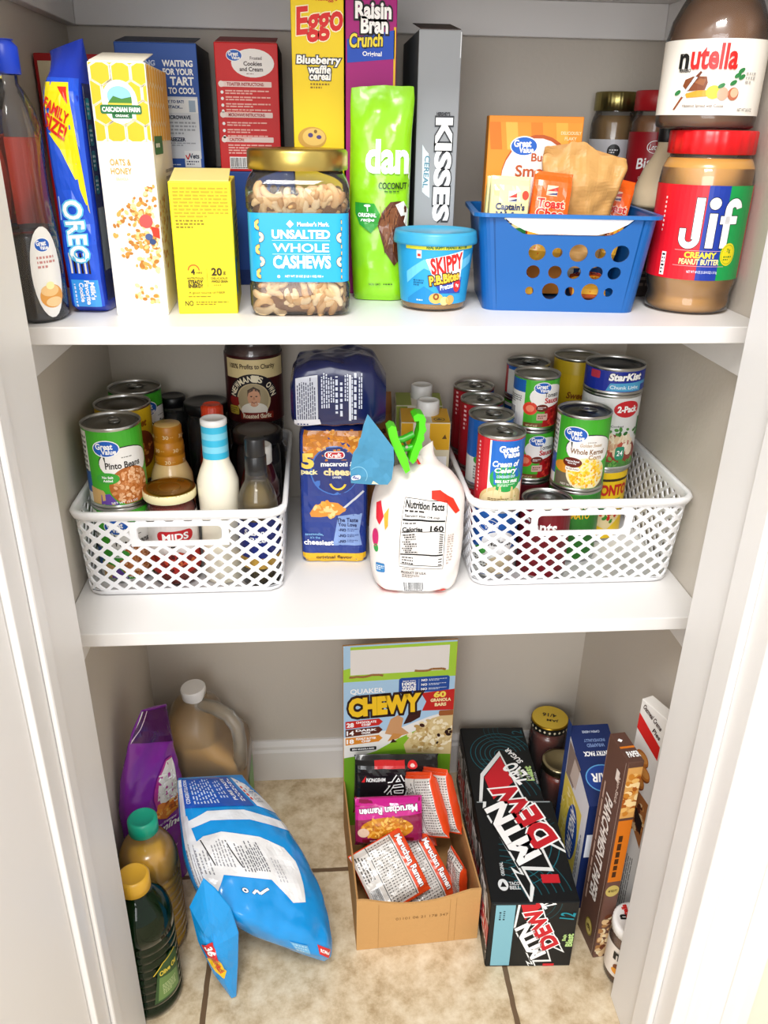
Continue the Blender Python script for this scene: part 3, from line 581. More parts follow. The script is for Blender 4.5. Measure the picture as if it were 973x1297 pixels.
# blue plastic basket
t = thing('basket', 'blue plastic basket with round holes holding snacks on the upper shelf', 'basket', (.1975, .083, T), R(-6))
BW, BD, BH = .18, .155, .108
def bpath(z, hw, hd, r=.016):
    k = .012*(z/BH); return [(p[0], p[1]+BD/2, z) for p in rsq(hw+k, z, r, 6, hd+k*.7)]
def hole_wall(mb, x0, x1, z0, z1, holes, fn, th, col, mat, n=20):
    """a wall panel with round holes: holes = rows of (cx, cz, r); every hole sits in a cell of its own"""
    rows = sorted({c[1] for c in holes}); rz_ = [z0]+[(a+b)/2 for a, b in zip(rows, rows[1:])]+[z1]
    for ri, cz in enumerate(rows):
        hs = sorted([h for h in holes if h[1] == cz]); xs = [x0]+[(a[0]+b[0])/2 for a, b in zip(hs, hs[1:])]+[x1]
        for i, (cx, _, r) in enumerate(hs):
            X0, X1, Z0, Z1 = xs[i], xs[i+1], rz_[ri], rz_[ri+1]
            an = sorted([2*PI*k/n for k in range(n)]+[math.atan2(b-cz, a-cx) % (2*PI) for a in (X0, X1) for b in (Z0, Z1)])
            O, I = [], []
            for q in an:
                c, s_ = math.cos(q), math.sin(q); tx = ((X1-cx)/c if c > 1e-9 else (X0-cx)/c if c < -1e-9 else 9); tz = ((Z1-cz)/s_ if s_ > 1e-9 else (Z0-cz)/s_ if s_ < -1e-9 else 9); tt = min(tx, tz)
                O.append((cx+c*tt, cz+s_*tt)); I.append((cx+c*r, cz+s_*r))
            m_ = len(an)
            for k in range(m_):
                j = (k+1) % m_
                mb.face([fn(*O[k], 0), fn(*O[j], 0), fn(*I[j], 0), fn(*I[k], 0)], col, mat); mb.face([fn(*O[k], th), fn(*I[k], th), fn(*I[j], th), fn(*O[j], th)], col, mat); mb.face([fn(*I[k], 0), fn(*I[j], 0), fn(*I[j], th), fn(*I[k], th)], col, mat)
BLU = '#105aa2'
mb = MB(); hw = BW/2; FX = hw-.016
def fwall(x, z, d): return (x*(1+.012*(z/BH)/hw), -.012*.7*(z/BH)+d, z)
HO = [(-.030, .068, .0092), (-.0085, .068, .0055), (.014, .068, .0098), (.037, .068, .0058), (.058, .068, .0095), (-.033, .046, .0075), (-.009, .046, .0075), (.012, .046, .0075), (.036, .046, .0075), (.056, .046, .0072), (-.036, .024, .0048), (-.012, .024, .0096), (.010, .024, .0055), (.033, .024, .0098), (.054, .024, .0052)]
hole_wall(mb, -FX, FX, .0, .085, HO, fwall, .0022, BLU, 'plastic'); hole_wall(mb, -FX, FX, .0, .085, HO, lambda x, z, d: (x*(1+.012*(z/BH)/hw), BD+.012*.7*(z/BH)-d, z), .0022, BLU, 'plastic')
# scooped front top, back top, corners, sides and floor
NN = 26
for yy, sg in ((0, 1), (BD, -1)):
    for i in range(NN):
        xa, xb = -FX+2*FX*i/NN, -FX+2*FX*(i+1)/NN
        def tp(x): e = abs(x)/(FX*.92); return BH if yy else (BH if e > 1 else .0875+(BH-.0875)*min(1, max(0, (e-.62)/.38))**1.5)
        for d0 in (0, .0022): mb.face([((x*(1+.012*(z/BH)/hw)), yy-sg*.012*.7*(z/BH)+sg*d0, z) for x, z in ((xa, .085), (xb, .085), (xb, tp(xb)), (xa, tp(xa)))], BLU, 'plastic')
pa = bpath(0, hw, BD/2); pb = bpath(BH, hw, BD/2); n_ = len(pa)
for i in range(n_):
    j = (i+1) % n_
    if (abs(pa[i][1]-pa[j][1]) < 1e-6) : continue
    mb.face([pa[i], pa[j], pb[j], pb[i]], BLU, 'plastic', False); mb.face([tuple((p[0]*.976, BD/2+(p[1]-BD/2)*.974, p[2])) for p in (pa[i], pa[j], pb[j], pb[i])], BLU, 'plastic', False)
mb.face([(p[0]*.99, p[1], .002) for p in bpath(0, hw, BD/2)], BLU, 'plastic'); mb.face([(p[0], p[1], .0004) for p in bpath(0, hw, BD/2)], BLU, 'plastic')
mb.build('tub', t)
mb = MB(); q0 = [(p[0], p[1], p[2]) for p in bpath(BH-.003, hw, BD/2)]; q1 = [(p[0]*1.06, BD/2+(p[1]-BD/2)*1.06, BH-.002) for p in q0]; q2 = [(p[0], p[1], BH+.002) for p in q1]; q3 = [(p[0], p[1], BH+.002) for p in q0]
rows = [q0, q1, q2, q3]; b0 = len(mb.v)
for ring in range(4):
    A_, B_ = rows[ring], rows[(ring+1) % 4]
    for i in range(n_):
        j = (i+1) % n_
        if abs(A_[i][0]) < FX*1.02 and abs(A_[j][0]) < FX*1.08 and A_[i][1] < BD*.2 and A_[j][1] < BD*.2 and abs(A_[i][0]-A_[j][0]) > .06: continue
        mb.face([A_[i], A_[j], B_[j], B_[i]], '#1766ae', 'plastic')
mb.build('rim', t)
mb = MB(); pts = [(-FX*.92, BH), (-FX*.8, .1005), (-FX*.6, .0925), (-FX*.4, .0885), (FX*.4, .0885), (FX*.6, .0925), (FX*.8, .1005), (FX*.92, BH)]
mb.prism([(x*1.12, z) for x, z in pts], -.0088, -.0072, '#f4f4f6', 'plastic'); mb.build('label_strip', t)
BK = dict(group='snacks in the blue basket')
a = Art(23); w_, h_ = .113, .2
a.rect(0, 0, w_, h_, '#e8912c', .3)
for i, (x, c) in enumerate(((.0, '#d8761c'), (.02, '#f0b04a'), (.05, '#d97d20'), (.08, '#efa63e'))): a.poly([(x, .2), (x+.014, .2), (x+.018, .17), (x+.004, .17)], c, .6)
a.ell(.062, .137, .044, .05, '#b5531c', 1); a.ell(.061, .135, .0425, .048, '#eee6e2', 1.4); a.gv(.044, .174, .031); a.text('Buttery', .074, .1605, .04, .0115, '#b3501a', bold=.02); a.text('Smooth', .066, .1465, .06, .0125, '#b3501a', bold=.02); a.text('DELICIOUSLY', .099, .189, .024, .0035, '#fbe0b0'); a.text('FLAKY', .099, .183, .014, .0035, '#fbe0b0')
carton('biscuit_dough_box', 'orange buttery smooth box upright at the back of the blue basket', .1195, .187, T+.004, w_, .036, .207, '#e08a28', a, rz=R(-6), cat='box')
def cracker_pack(name, label, x, y, z, w, h, d, col, art, rz=0, rx=0, ry=0, group='snacks in the blue basket', cat='snack pack'):
    t = thing(name, label, cat, (x, y, z), rz, group, rx, ry); V = Vector
    L = Loft([(0, V((0, 0, 0)), V((w*.5, 0, 0)), V((0, -.0012, 0)), 2), (.05, V((0, 0, h*.05)), V((w*.49, 0, 0)), V((0, -d*.2, 0)), 3), (.13, V((0, 0, h*.13)), V((w*.49, 0, 0)), V((0, -d*.5, 0)), 6), (.87, V((0, 0, h*.87)), V((w*.49, 0, 0)), V((0, -d*.5, 0)), 6), (.95, V((0, 0, h*.95)), V((w*.49, 0, 0)), V((0, -d*.2, 0)), 3), (1, V((0, 0, h)), V((w*.5, 0, 0)), V((0, -.0012, 0)), 2)], .0015, 60, x*50)
    mb = MB(); L.mesh(mb, col, 'film', 24, 26); art.emit(mb, L.map(w, h), 'film', (.005, .006), (.001, .001, w-.001, h-.001)); mb.build('wrapper', t); return t
def wafers():
    a = Art(24); a.rect(0, 0, .046, .1, '#e9dfa2', .3); a.rect(.004, .01, .006, .08, '#cfc07a', 1); a.rect(.021, .072, .010, .012, '#f2ecd0', 2); a.poly([(.021, .077), (.031, .082), (.031, .077)], '#c8342c', 3); a.poly([(.021, .073), (.031, .076), (.031, .073)], '#23306a', 3)
    a.text("Captain's", .024, .066, .034, .009, '#1d2a5c', bold=.035); a.text('Wafers', .025, .056, .034, .010, '#1d2a5c', bold=.035); a.fine(.01, .047, .03, .003, 1, '#1d2a5c'); a.poly([(.012, .04), (.046, .046), (.046, .0), (.012, .0)], '#1f7a3a', 1.5); a.ell(.041, .08, .004, .005, '#d8452e', 2); return a
def toast():
    a = Art(25); a.rect(0, 0, .048, .1, '#f0641e', .3); a.rect(.016, .074, .013, .011, '#f7d2b4', 2); a.poly([(.016, .079), (.029, .084), (.029, .079)], '#c8342c', 3); a.poly([(.016, .075), (.029, .078), (.029, .075)], '#23306a', 3)
    a.text('Toast', .023, .0655, .032, .009, '#d0241c', 5, .04, 0, 0, '#fbe6c8', .05); a.text('Chee', .023, .0545, .032, .0095, '#d0241c', 5, .04, 0, 0, '#fbe6c8', .05); a.fine(.008, .046, .03, .003, 1, '#8a2a10'); a.poly([(0, .042), (.048, .046), (.048, 0), (0, 0)], '#f6b83a', 1); a.text('Cheddar', .024, .035, .03, .006, '#b3301a'); return a
ZB = T+.06
cracker_pack('cracker_pack', 'yellow wrapped wafer crackers pack at the left end of the blue basket', .1335, .119, ZB-.013, .047, .1, .02, '#e9dfa2', wafers(), R(-4), R(-5), R(2))
cracker_pack('cracker_pack', 'second yellow wafer crackers pack half hidden behind the front one', .1315, .1450, ZB-.013, .044, .098, .018, '#e4d890', wafers(), R(-4), R(-5), R(3))
cracker_pack('cracker_pack', 'orange cheese crackers pack beside the yellow wafers in the blue basket', .180, .124, ZB-.008, .046, .1, .02, '#f0641e', toast(), R(-6), R(-6), R(5))
cracker_pack('cracker_pack', 'orange cheese crackers pack leaning at the right end of the blue basket', .268, .181, ZB-.015, .044, .1, .018, '#f0581c', toast(), R(-8), R(-6), R(11))
cracker_pack('cracker_pack', 'orange crackers pack lying low seen through the left basket holes', .152, .113, T+.0125, .042, .068, .018, '#e8652a', toast(), R(-6), R(-80), R(0))
cracker_pack('cracker_pack', 'orange crackers pack lying low seen through the right basket holes', .240, .107, T+.0125, .042, .068, .018, '#d8642c', toast(), R(-12), R(-80), R(0))
t = thing('paper_bag', 'crumpled tan waxed paper bag sticking out of the blue basket', 'paper bag', (.230, .146, T+.042), R(-8), 'snacks in the blue basket'); V = Vector
L = Loft([(0, V((0, .01, 0)), V((.03, 0, 0)), V((0, -.014, 0)), 2.5), (.35, V((0, .008, .05)), V((.036, 0, 0)), V((0, -.02, 0)), 2.2), (.62, V((0, .006, .085)), V((.042, 0, .003)), V((0, -.019, 0)), 1.8), (.85, V((0, .006, .115)), V((.050, 0, -.002)), V((0, -.009, 0)), 1.8), (1, V((0, .005, .130)), V((.049, .004, -.006)), V((0, -.002, .0)), 2)], .011, 26, 2)
mb = MB(); rows = []; nu = 40; nt = 36
for i in range(nt+1):
    t_ = i/nt; us = [-math.cos(PI*j/nu) for j in range(nu+1)]
    zj = lambda u: .012*math.exp(-((u+.1)/.35)**2)+.006*noise.noise(Vector((u*4, 3, 1)))
    row = []
    for u, sd in [(u, 1) for u in us]+[(u, -1) for u in us[-2:0:-1]]:
        p = L.pt(u, t_, sd); row.append((p[0], p[1], p[2]+zj(u)*max(0, t_-.5)*2))
    rows.append(row)
mb.grid(rows, '#c4975a', 'wax', True, False); mb.face(rows[-1], '#b98a50', 'wax'); mb.face(rows[0][::-1], '#b98a50', 'wax'); mb.build('sheet', t)
# things at the back right of the upper shelf
a = Art(26); a.fine(.0, .06, .11, .03, 3, '#5a4a44', 2); a.text('CRUST', .045, .06, .04, .011, '#7d6a62', bold=.03); a.fine(.004, .012, .1, .03, 4, '#6a5a52', 2)
carton('pie_crust_box', 'dark brown box behind the blue basket under the spread jars', .3225, .182, T, .09, .205, .108, '#2e2422', a)
def jar(name, label, x, y, z, r, h, body, lidcol, lidh, art, lz0, lz1, lcol, rz=0, mat='liquid', lidmat='plastic', ribs=40, cat='jar', group=None, lidr=None, sx=1, sy=1, clear=True):
    t = thing(name, label, cat, (x, y, z), rz, group); sh = h-lidh
    lathe_part('contents', t, [(0, .003), (r*.9, .003), (r*.955, .01), (r*.955, sh*.86), (r*.82, sh*.95), (0, sh*.95)], body, mat, 48)
    if clear: lathe_part('jar_shell', t, [(0, .0006), (r*.86, .0006), (r*.97, .004), (r, .011), (r, sh*.85), (r*.95, sh*.92), (r*.86, sh*.985), (r*.86, sh+.002)], '#ffffff', 'clear', 48)
    cap_part('lid', t, lidr or r*.93, sh, lidh, lidcol, ribs=ribs, mat=lidmat)
    if art is not None or lcol: wrap('label', t, r, lz0, lz1, lcol, art)
    return t
a = Art(27); a.ell(0, .043, .009, .009, K_, 2); a.fine(-.006, .04, .012, .006, 2, W_); a.text('CRUNCHY', .014, .032, .02, .005, '#3a3a40'); a.text('CASHEW', .012, .022, .036, .010, '#3a3a40', bold=.03); a.text('BUTTER', .012, .011, .03, .008, '#3a3a40', bold=.03); a.rect(-.02, 0, .06, .005, '#6a3a8a', 2); a.ell(-.02, .014, .008, .01, '#9a7a58', 2); a.ell(-.016, .03, .004, .006, '#c9a878', 2)
jar('nut_butter_jar', 'cashew butter jar with a metal lid behind the blue basket', .337, .374, T+.1085, .033, .138, '#8a6a3c', '#9a8f5a', .024, a, .02, .078, '#dfe0e4', R(-14), lidmat='metal', ribs=60)
a = Art(28); a.ring(.0, .046, .0095, .0105, W_, 3, 20, 0, 2*PI, .75); a.text('Lotus', .0, .046, .014, .007, W_, shear=.2); a.text('Biscoff', .002, .029, .046, .0125, W_, 5, .02, .16, .2); a.text('COOKIE BUTTER', .0, .008, .034, .004, '#f3d6d6')
jar('cookie_butter_jar', 'cookie butter jar with red lid and red label behind the peanut butter', .3655, .29, T+.1085, .0335, .137, '#8a5a30', '#b01c24', .024, a, .024, .088, '#9c1722', R(-17), ribs=50)
t = thing('squeeze_bottle', 'pale beige bottle with a black cap half hidden behind the peanut butter jar', 'bottle', (.3555, .2185, T+.1085)); lathe_part('bottle_body', t, [(0, 0), (.0335, .0), (.035, .004), (.034, .02), (.025, .045), (.015, .062), (.0115, .072), (.0115, .078)], '#d9c6a4', 'plastic'); cap_part('cap', t, .0125, .0765, .021, '#1a1a1c', dome=.003)
# peanut butter jar and the hazelnut spread jar on top of it
t = thing('peanut_butter_jar', 'big peanut butter jar with red lid and striped label at the right end', 'jar', (.3635, .108, T), R(-20)); r = .0525
lathe_part('peanut_butter', t, [(0, .002), (.042, .002), (.047, .008), (.0478, .014), (.0468, .02), (.0478, .026), (.0505, .036), (.0505, .16), (.046, .17), (0, .172)], '#c8944c', 'liquid', 56)
lathe_part('jar_shell', t, [(0, .0005), (.042, .0005), (.0485, .004), (.0495, .012), (.0478, .018), (.0478, .022), (.0495, .027), (r, .038), (r, .146), (.0505, .16), (.045, .168), (.044, .177)], '#ffffff', 'clear', 56)
cap_part('lid', t, .0475, .174, .0245, '#d8141c', ribs=72)
a = Art(29); a.rect(.001, 0, .024, .11, '#1f3a9c', 1); a.rect(.0245, 0, .04, .11, '#169a4c', 1); a.rect(-.05, 0, .0505, .11, '#e01a2a', .6)
def jif(ox, oy, col, L):
    k = .0008 if col != W_ else 0
    a.rect(-.010+ox-k, .045+oy-k, .009+2*k, .044+2*k, col, L); a.ring(-.0125+ox, .046+oy, .0045-k, .0115+k, col, L, 14, PI, 2*PI, 1); a.rect(-.024+ox-k, .046+oy-k, .007+2*k, .010+2*k, col, L)
    a.rect(.006+ox-k, .036+oy-k, .0085+2*k, .037+2*k, col, L); a.ell(.0102+ox, .0835+oy, .0062+k, .0062+k, col, L)
    a.rect(.0225+ox-k, .036+oy-k, .0085+2*k, .042+2*k, col, L); a.ring(.0335+ox, .077+oy, .003-k, .011+k, col, L, 12, .2, PI, 1.1); a.rect(.0185+ox-k, .062+oy-k, .021+2*k, .0085+2*k, col, L)
jif(0, 0, '#14141c', 2); jif(0, 0, W_, 2.6); a.text('CREAMY', .003, .028, .034, .0062, '#f8dc3a', 5, .04); a.text('PEANUT BUTTER', .003, .0205, .044, .0058, '#fbeaa0', 5, .03); a.rect(-.026, .0155, .058, .0004, '#f3b8b8', 3); a.rect(-.026, .0325, .058, .0004, '#f3b8b8', 3)
a.ell(.0355, .029, .010, .0125, '#e8d81c', 3); a.ring(.0355, .029, .0085, .0088, '#3a7a2a', 4, 20, 0, 2*PI, 1.2); a.text('7g', .0355, .033, .005, .005, '#2a7a2a', 5); a.fine(.030, .022, .011, .006, 2, '#2a7a2a'); a.text('NET WT 40 OZ (2 LB 8 OZ) 1.13 kg', .008, .009, .034, .0036, '#dfe4f4', 5); a.rect(-.042, .003, .006, .026, '#f4ecec', 3); a.fine(-.041, .004, .004, .024, 6, K_, 4); a.fine(-.048, .05, .002, .04, 8, '#f4d6d6')
wrap('label', t, r, .041, .143, '#d8182a', a)
t = thing('hazelnut_spread_jar', 'large hazelnut cocoa spread jar standing on top of the red lidded jar', 'jar', (.357, .105, T+.199), R(-25)); r = .062; sy = .8
def oval(name, prof, col, mat, n=56): mb = MB(); mb.lathe(prof, col, mat, n, 0, 0, 1, sy); return mb.build(name, t)
SX = .8
def oval(name, prof, col, mat, n=56): mb = MB(); mb.lathe([(q, z) for q, z in prof], col, mat, n, -.008, 0, 1, sy); return mb.build(name, t)
r = .0535
oval('spread', [(0, .002), (.046, .003), (.0515, .010), (.0515, .085), (.0475, .103), (.040, .118), (.033, .13), (0, .13)], '#7d5638', 'liquid')
oval('jar_shell', [(0, .0008), (.048, .0008), (.0525, .003), (r, .011), (r, .088), (.0495, .105), (.0415, .121), (.035, .133), (.035, .136)], '#ffffff', 'clear')
mb = MB(); mb.lathe([(.0375, .134), (.0375, .151), (.036, .153), (0, .153)], '#f2f2f2', 'plastic', 64, -.008, 0, 1, .9, None, None); mb.build('lid', t)
a = Art(30); hL = .072
a.text('n', -.0305, .0515, .0095, .0125, K_, 5, .035); a.text('utella', .001, .0555, .0465, .0225, '#e01f1c', 5, .03); a.text('FERRERO', -.028, .0425, .013, .003, K_, 5, .04)
a.poly([(-.028, .028), (-.026, .034), (-.018, .037), (-.004, .037), (-.002, .031), (-.004, .024), (-.022, .023)], '#7a4020', 2); a.poly([(-.016, .031), (-.01, .035), (-.004, .034), (-.006, .028)], '#945a34', 2.5); a.poly([(-.024, .0205), (-.012, .0235), (.001, .024), (.0, .018), (-.022, .0165)], '#e79a2c', 2.2); a.ell(.005, .022, .0075, .0065, '#f3cf2a', 2.6)
a.poly([(-.0365, .005), (-.034, .005), (-.021, .024), (-.024, .024)], '#8a4a2a', 3); a.poly([(-.028, .018), (-.0255, .017), (-.013, .036), (-.016, .037)], '#c3d4dc', 3.2); a.poly([(-.02, .032), (-.011, .042), (-.009, .041), (-.016, .030)], '#6a3018', 3.1)
a.ell(.0145, .0205, .0058, .0062, '#d9a58c', 3); a.ell(.0255, .0205, .006, .0062, '#b5694c', 3); a.ell(.0265, .0215, .0042, .0045, '#d9b090', 3.4)
for x, y in ((.012, .028), (.024, .031), (.0275, .038), (.0325, .0365), (.031, .0425), (-.033, .0215)): a.ell(x, y, .004, .0022, '#2f7a42', 3.2, 12, .5)
a.text('Hazelnut Spread with Cocoa', -.004, .0085, .042, .0038, '#5a3a2a', 5); a.fine(.037, .03, .014, .012, 3, '#b3aea8'); a.text('NET WT 26.5 OZ', .043, .0055, .02, .003, '#6a625c', 5)
mb = MB(); mb.lathe([(r+.0004, .014), (r+.0004, .086)], '#f3efe6', 'label', 56, -.008, 0, 1, sy); a.emit(mb, lambda x, y, o: (-.008+(r+.0004+o)*math.sin(x/r), -sy*(r+.0004+o)*math.cos(x/r)-o, .014+y), 'label', (.006, None)); mb.build('label', t)

# ================================================================== MIDDLE SHELF
def lattice_basket(label, x, y, w, d, h, tp, group='white lattice baskets', slot_u=0.0, rz=0):
    """white plastic basket: staggered diamond lattice walls, a hand slot in the front, a flanged rim, a solid floor"""
    t = thing('lattice_basket', label, 'basket', (x, y, M2+.0006), rz, group)
    r = .022
    def per(u, z, ins=0):
        k = tp*z/h-ins; hw, hd = w/2+k, d/2+k; rr = max(.004, r+k*.3); s1, s2, arc = 2*(w/2-r), 2*(d/2-r), r*PI/2; tot = 2*s1+2*s2+4*arc; u = (u+s1/2) % tot
        segs = ((s1, 0), (arc, 1), (s2, 2), (arc, 3), (s1, 4), (arc, 5), (s2, 6), (arc, 7))
        for ln, q in segs:
            if u <= ln+1e-9: break
            u -= ln
        f = u/ln; a_ = f*PI/2
        X, Y = hw-rr, hd-rr
        if q == 0: p = (-X+2*X*f, -hd)
        elif q == 1: p = (X+rr*math.sin(a_), -Y-rr*math.cos(a_))
        elif q == 2: p = (hw, -Y+2*Y*f)
        elif q == 3: p = (X+rr*math.cos(a_), Y+rr*math.sin(a_))
        elif q == 4: p = (X-2*X*f, hd)
        elif q == 5: p = (-X-rr*math.sin(a_), Y+rr*math.cos(a_))
        elif q == 6: p = (-hw, Y-2*Y*f)
        else: p = (-X-rr*math.cos(a_), -Y-rr*math.sin(a_))
        return (p[0], p[1]+d/2, z)
    tot = 2*(w-2*r)+2*(d-2*r)+2*PI*r; n = 2*round(tot/.0116/2); A_ = tot/n; z0, z1 = .008, h-.012; m = round((z1-z0)/.0098); B_ = (z1-z0)/m
    sw, s0, s1_, th = w*.235, h*.60, h*.88, .0018
    mb = MB(); WC = '#f1f2f5'
    def clip(P, ax, v, k):
        out = []
        for i in range(len(P)):
            a, b = P[i], P[(i+1) % len(P)]; da, db = (a[ax]-v)*k, (b[ax]-v)*k
            if da >= 0: out.append(a)
            if (da > 0 > db) or (da < 0 < db): q = da/(da-db); out.append((a[0]+q*(b[0]-a[0]), a[1]+q*(b[1]-a[1])))
        return out
    def area_(P): return abs(sum(P[i][0]*P[(i+1) % len(P)][1]-P[(i+1) % len(P)][0]*P[i][1] for i in range(len(P))))/2
    def hit(P, c, q):
        dx, dy = math.cos(q), math.sin(q); best = 0
        for i in range(len(P)):
            a, b = P[i], P[(i+1) % len(P)]; ex, ey = b[0]-a[0], b[1]-a[1]; den = dx*ey-dy*ex
            if abs(den) < 1e-12: continue
            tt = ((a[0]-c[0])*ey-(a[1]-c[1])*ex)/den; ss = ((a[0]-c[0])*dy-(a[1]-c[1])*dx)/den
            if tt > 0 and -1e-6 <= ss <= 1+1e-6: best = max(best, tt)
        return (c[0]+dx*best, c[1]+dy*best)
    def piece(cell, hole):
        if len(cell) < 3 or area_(cell) < 1e-8: return
        if len(hole) < 3 or area_(hole) < 3e-6:
            mb.face([per(*p) for p in cell], WC, 'plastic'); mb.face([per(*p, th) for p in cell][::-1], WC, 'plastic'); return
        c = (sum(p[0] for p in hole)/len(hole), sum(p[1] for p in hole)/len(hole))
        an = sorted({round(math.atan2(p[1]-c[1], p[0]-c[0]), 5) for p in cell+hole}); O = [hit(cell, c, q) for q in an]; I = [hit(hole, c, q) for q in an]
        for k in range(len(an)):
            j = (k+1) % len(an); o0, o1, i0, i1 = O[k], O[j], I[k], I[j]
            mb.face([per(*o0), per(*o1), per(*i1), per(*i0)], WC, 'plastic'); mb.face([per(*o0, th), per(*i0, th), per(*i1, th), per(*o1, th)], WC, 'plastic'); mb.face([per(*i0), per(*i1), per(*i1, th), per(*i0, th)], WC, 'plastic')
    for i in range(n):
        for j in range(m+1):
            if (i+j) % 2: continue
            u = i*A_; u = u-tot if u > tot/2 else u; zc = z0+j*B_
            cell = [(u+A_, zc), (u, zc+B_), (u-A_, zc), (u, zc-B_)]
            hole = []
            for k in range(12):
                q = 2*PI*k/12; c_, s_ = math.cos(q), math.sin(q); rr = (abs(c_)**1.22+abs(s_)**1.22)**(-1/1.22); hole.append((u+.63*A_*rr*c_, zc+.66*B_*rr*s_))
            for ax, v, kk in ((1, z0, 1), (1, z1, -1)): cell = clip(cell, ax, v, kk)
            for ax, v, kk in ((1, z0+.0015, 1), (1, z1-.0015, -1)): hole = clip(hole, ax, v, kk)
            us = u-slot_u
            if abs(us) < sw+A_ and s0-B_ < zc < s1_+B_:
                a0, a1 = slot_u-sw, slot_u+sw; C0, H0 = cell, hole
                for side in (0, 1, 2, 3):
                    def cc(P):
                        if side == 0: return clip(P, 0, a0, -1)
                        if side == 1: return clip(P, 0, a1, 1)
                        P = clip(clip(P, 0, a0, 1), 0, a1, -1) if len(P) > 2 else P
                        return clip(P, 1, s0, -1) if side == 2 else clip(P, 1, s1_, 1)
                    c1 = cc(C0); h1 = cc(H0) if len(H0) > 2 else H0
                    if len(c1) > 2: piece(c1, h1)
            else: piece(cell, hole)
    o_ = [(slot_u-sw, s0), (slot_u+sw, s0), (slot_u+sw, s1_), (slot_u-sw, s1_)]; mar = .0085; rr = .006; I = []
    for cx, cy, q0 in ((slot_u+sw-mar-rr, s1_-mar*.8-rr, 0), (slot_u-sw+mar+rr, s1_-mar*.8-rr, PI/2), (slot_u-sw+mar+rr, s0+mar*.8+rr, PI), (slot_u+sw-mar-rr, s0+mar*.8+rr, 1.5*PI)):
        for k in range(5): q = q0+k*PI/8; I.append((cx+rr*math.cos(q), cy+rr*math.sin(q)))
    c = (slot_u, (s0+s1_)/2); an = sorted({round(math.atan2(p[1]-c[1], p[0]-c[0]), 5) for p in I+o_}); O = [hit(o_, c, q) for q in an]; I = [hit(I, c, q) for q in an]
    for k in range(len(an)):
        j = (k+1) % len(an)
        for d_, flip in ((-.0012, 0), (th, 1)):
            P = [per(*O[k], d_), per(*O[j], d_), per(*I[j], d_), per(*I[k], d_)]; mb.face(P[::-1] if flip else P, WC, 'plastic')
        mb.face([per(*I[k], -.0012), per(*I[j], -.0012), per(*I[j], th), per(*I[k], th)], WC, 'plastic'); mb.face([per(*O[k], -.0012), per(*O[j], -.0012), per(*O[j], th), per(*O[k], th)], WC, 'plastic')
    N = 96
    mb.grid([[per(tot*i/N, z, ins) for i in range(N)] for z, ins in ((z0, 0), (.003, .0005), (0, .004), (.0, .02))], WC, 'plastic', True); mb.grid([[per(tot*i/N, z, ins) for i in range(N)] for z, ins in ((z0, th), (.003, .0035), (.0025, .02))], WC, 'plastic', True)
    mb.face([per(tot*i/N, 0, .02) for i in range(N)], WC, 'plastic'); mb.face([per(tot*i/N, .0025, .02) for i in range(N)], WC, 'plastic')
    mb.build('lattice_tub', t)
    mb = MB(); mb.grid([[per(tot*i/N, z, ins) for i in range(N)] for z, ins in ((z1, 0), (h-.010, -.0035), (h-.003, -.005), (h, -.0035), (h, .001), (h-.002, .0022), (z1, th))], '#f6f7f9', 'plastic', True); mb.build('rim', t)
    return t
lattice_basket('left white lattice basket full of beans, sauces and dressing bottles', -.2735, .091, .262, .307, .127, .0045)
lattice_basket('right white lattice basket full of stacked food cans', .2605, .091, .283, .307, .135, .009)
ZF = M2+.0042   # on the basket floor
# ---- printed wraps
G_ = '#46b02e'
def bean_art(title, col, pic, cols, seed, logo=True, size=.0036, green=G_):
    a = Art(seed); a.rect(-.125, 0, .25, .11, green, .2); a.rect(-.06, 0, .022, .11, '#f0f0ea', .5); a.fine(-.058, .04, .018, .06, 9, '#3a3a3a', 2); a.rect(-.06, .02, .022, .03, '#1d5fb0', .8)
    a.ell(.014, .064, .036, .022, '#26352a', 1); a.ell(.0145, .063, .0355, .0215, '#f3f1ee', 1.2); a.gv(-.010, .0845, .032)
    return a
def pinto():
    a = bean_art('', 0, 0, 0, 31); a.text('Pinto Beans', .010, .061, .046, .0085, '#2a2320', bold=.02); a.fine(.008, .070, .024, .0025, 1, '#8d8a84'); a.poly([(-.04, .0), (-.04, .03), (-.02, .026), (-.012, .01), (.0, .0)], '#d9b070', 1.3); a.poly([(-.026, 0), (-.024, .02), (-.012, .022), (.0, .005), (.0, 0)], '#6b4aa8', 1.5)
    a.ell(.017, .031, .0285, .0265, '#b4662a', 1.7); a.blobs(.017, .032, .0255, .024, 130, .0032, ['#d9935a', '#e8b183', '#c97c42', '#f0c39a'], 2); a.ell(-.012, .0435, .015, .008, '#3fa53a', 4); a.text('No Salt', -.012, .0452, .014, .0032, W_, 5, .03); a.text('Added', -.012, .0405, .012, .0032, W_, 5, .03); a.text('NET WT 15.5 OZ', .006, .009, .034, .003, W_, 5); return a
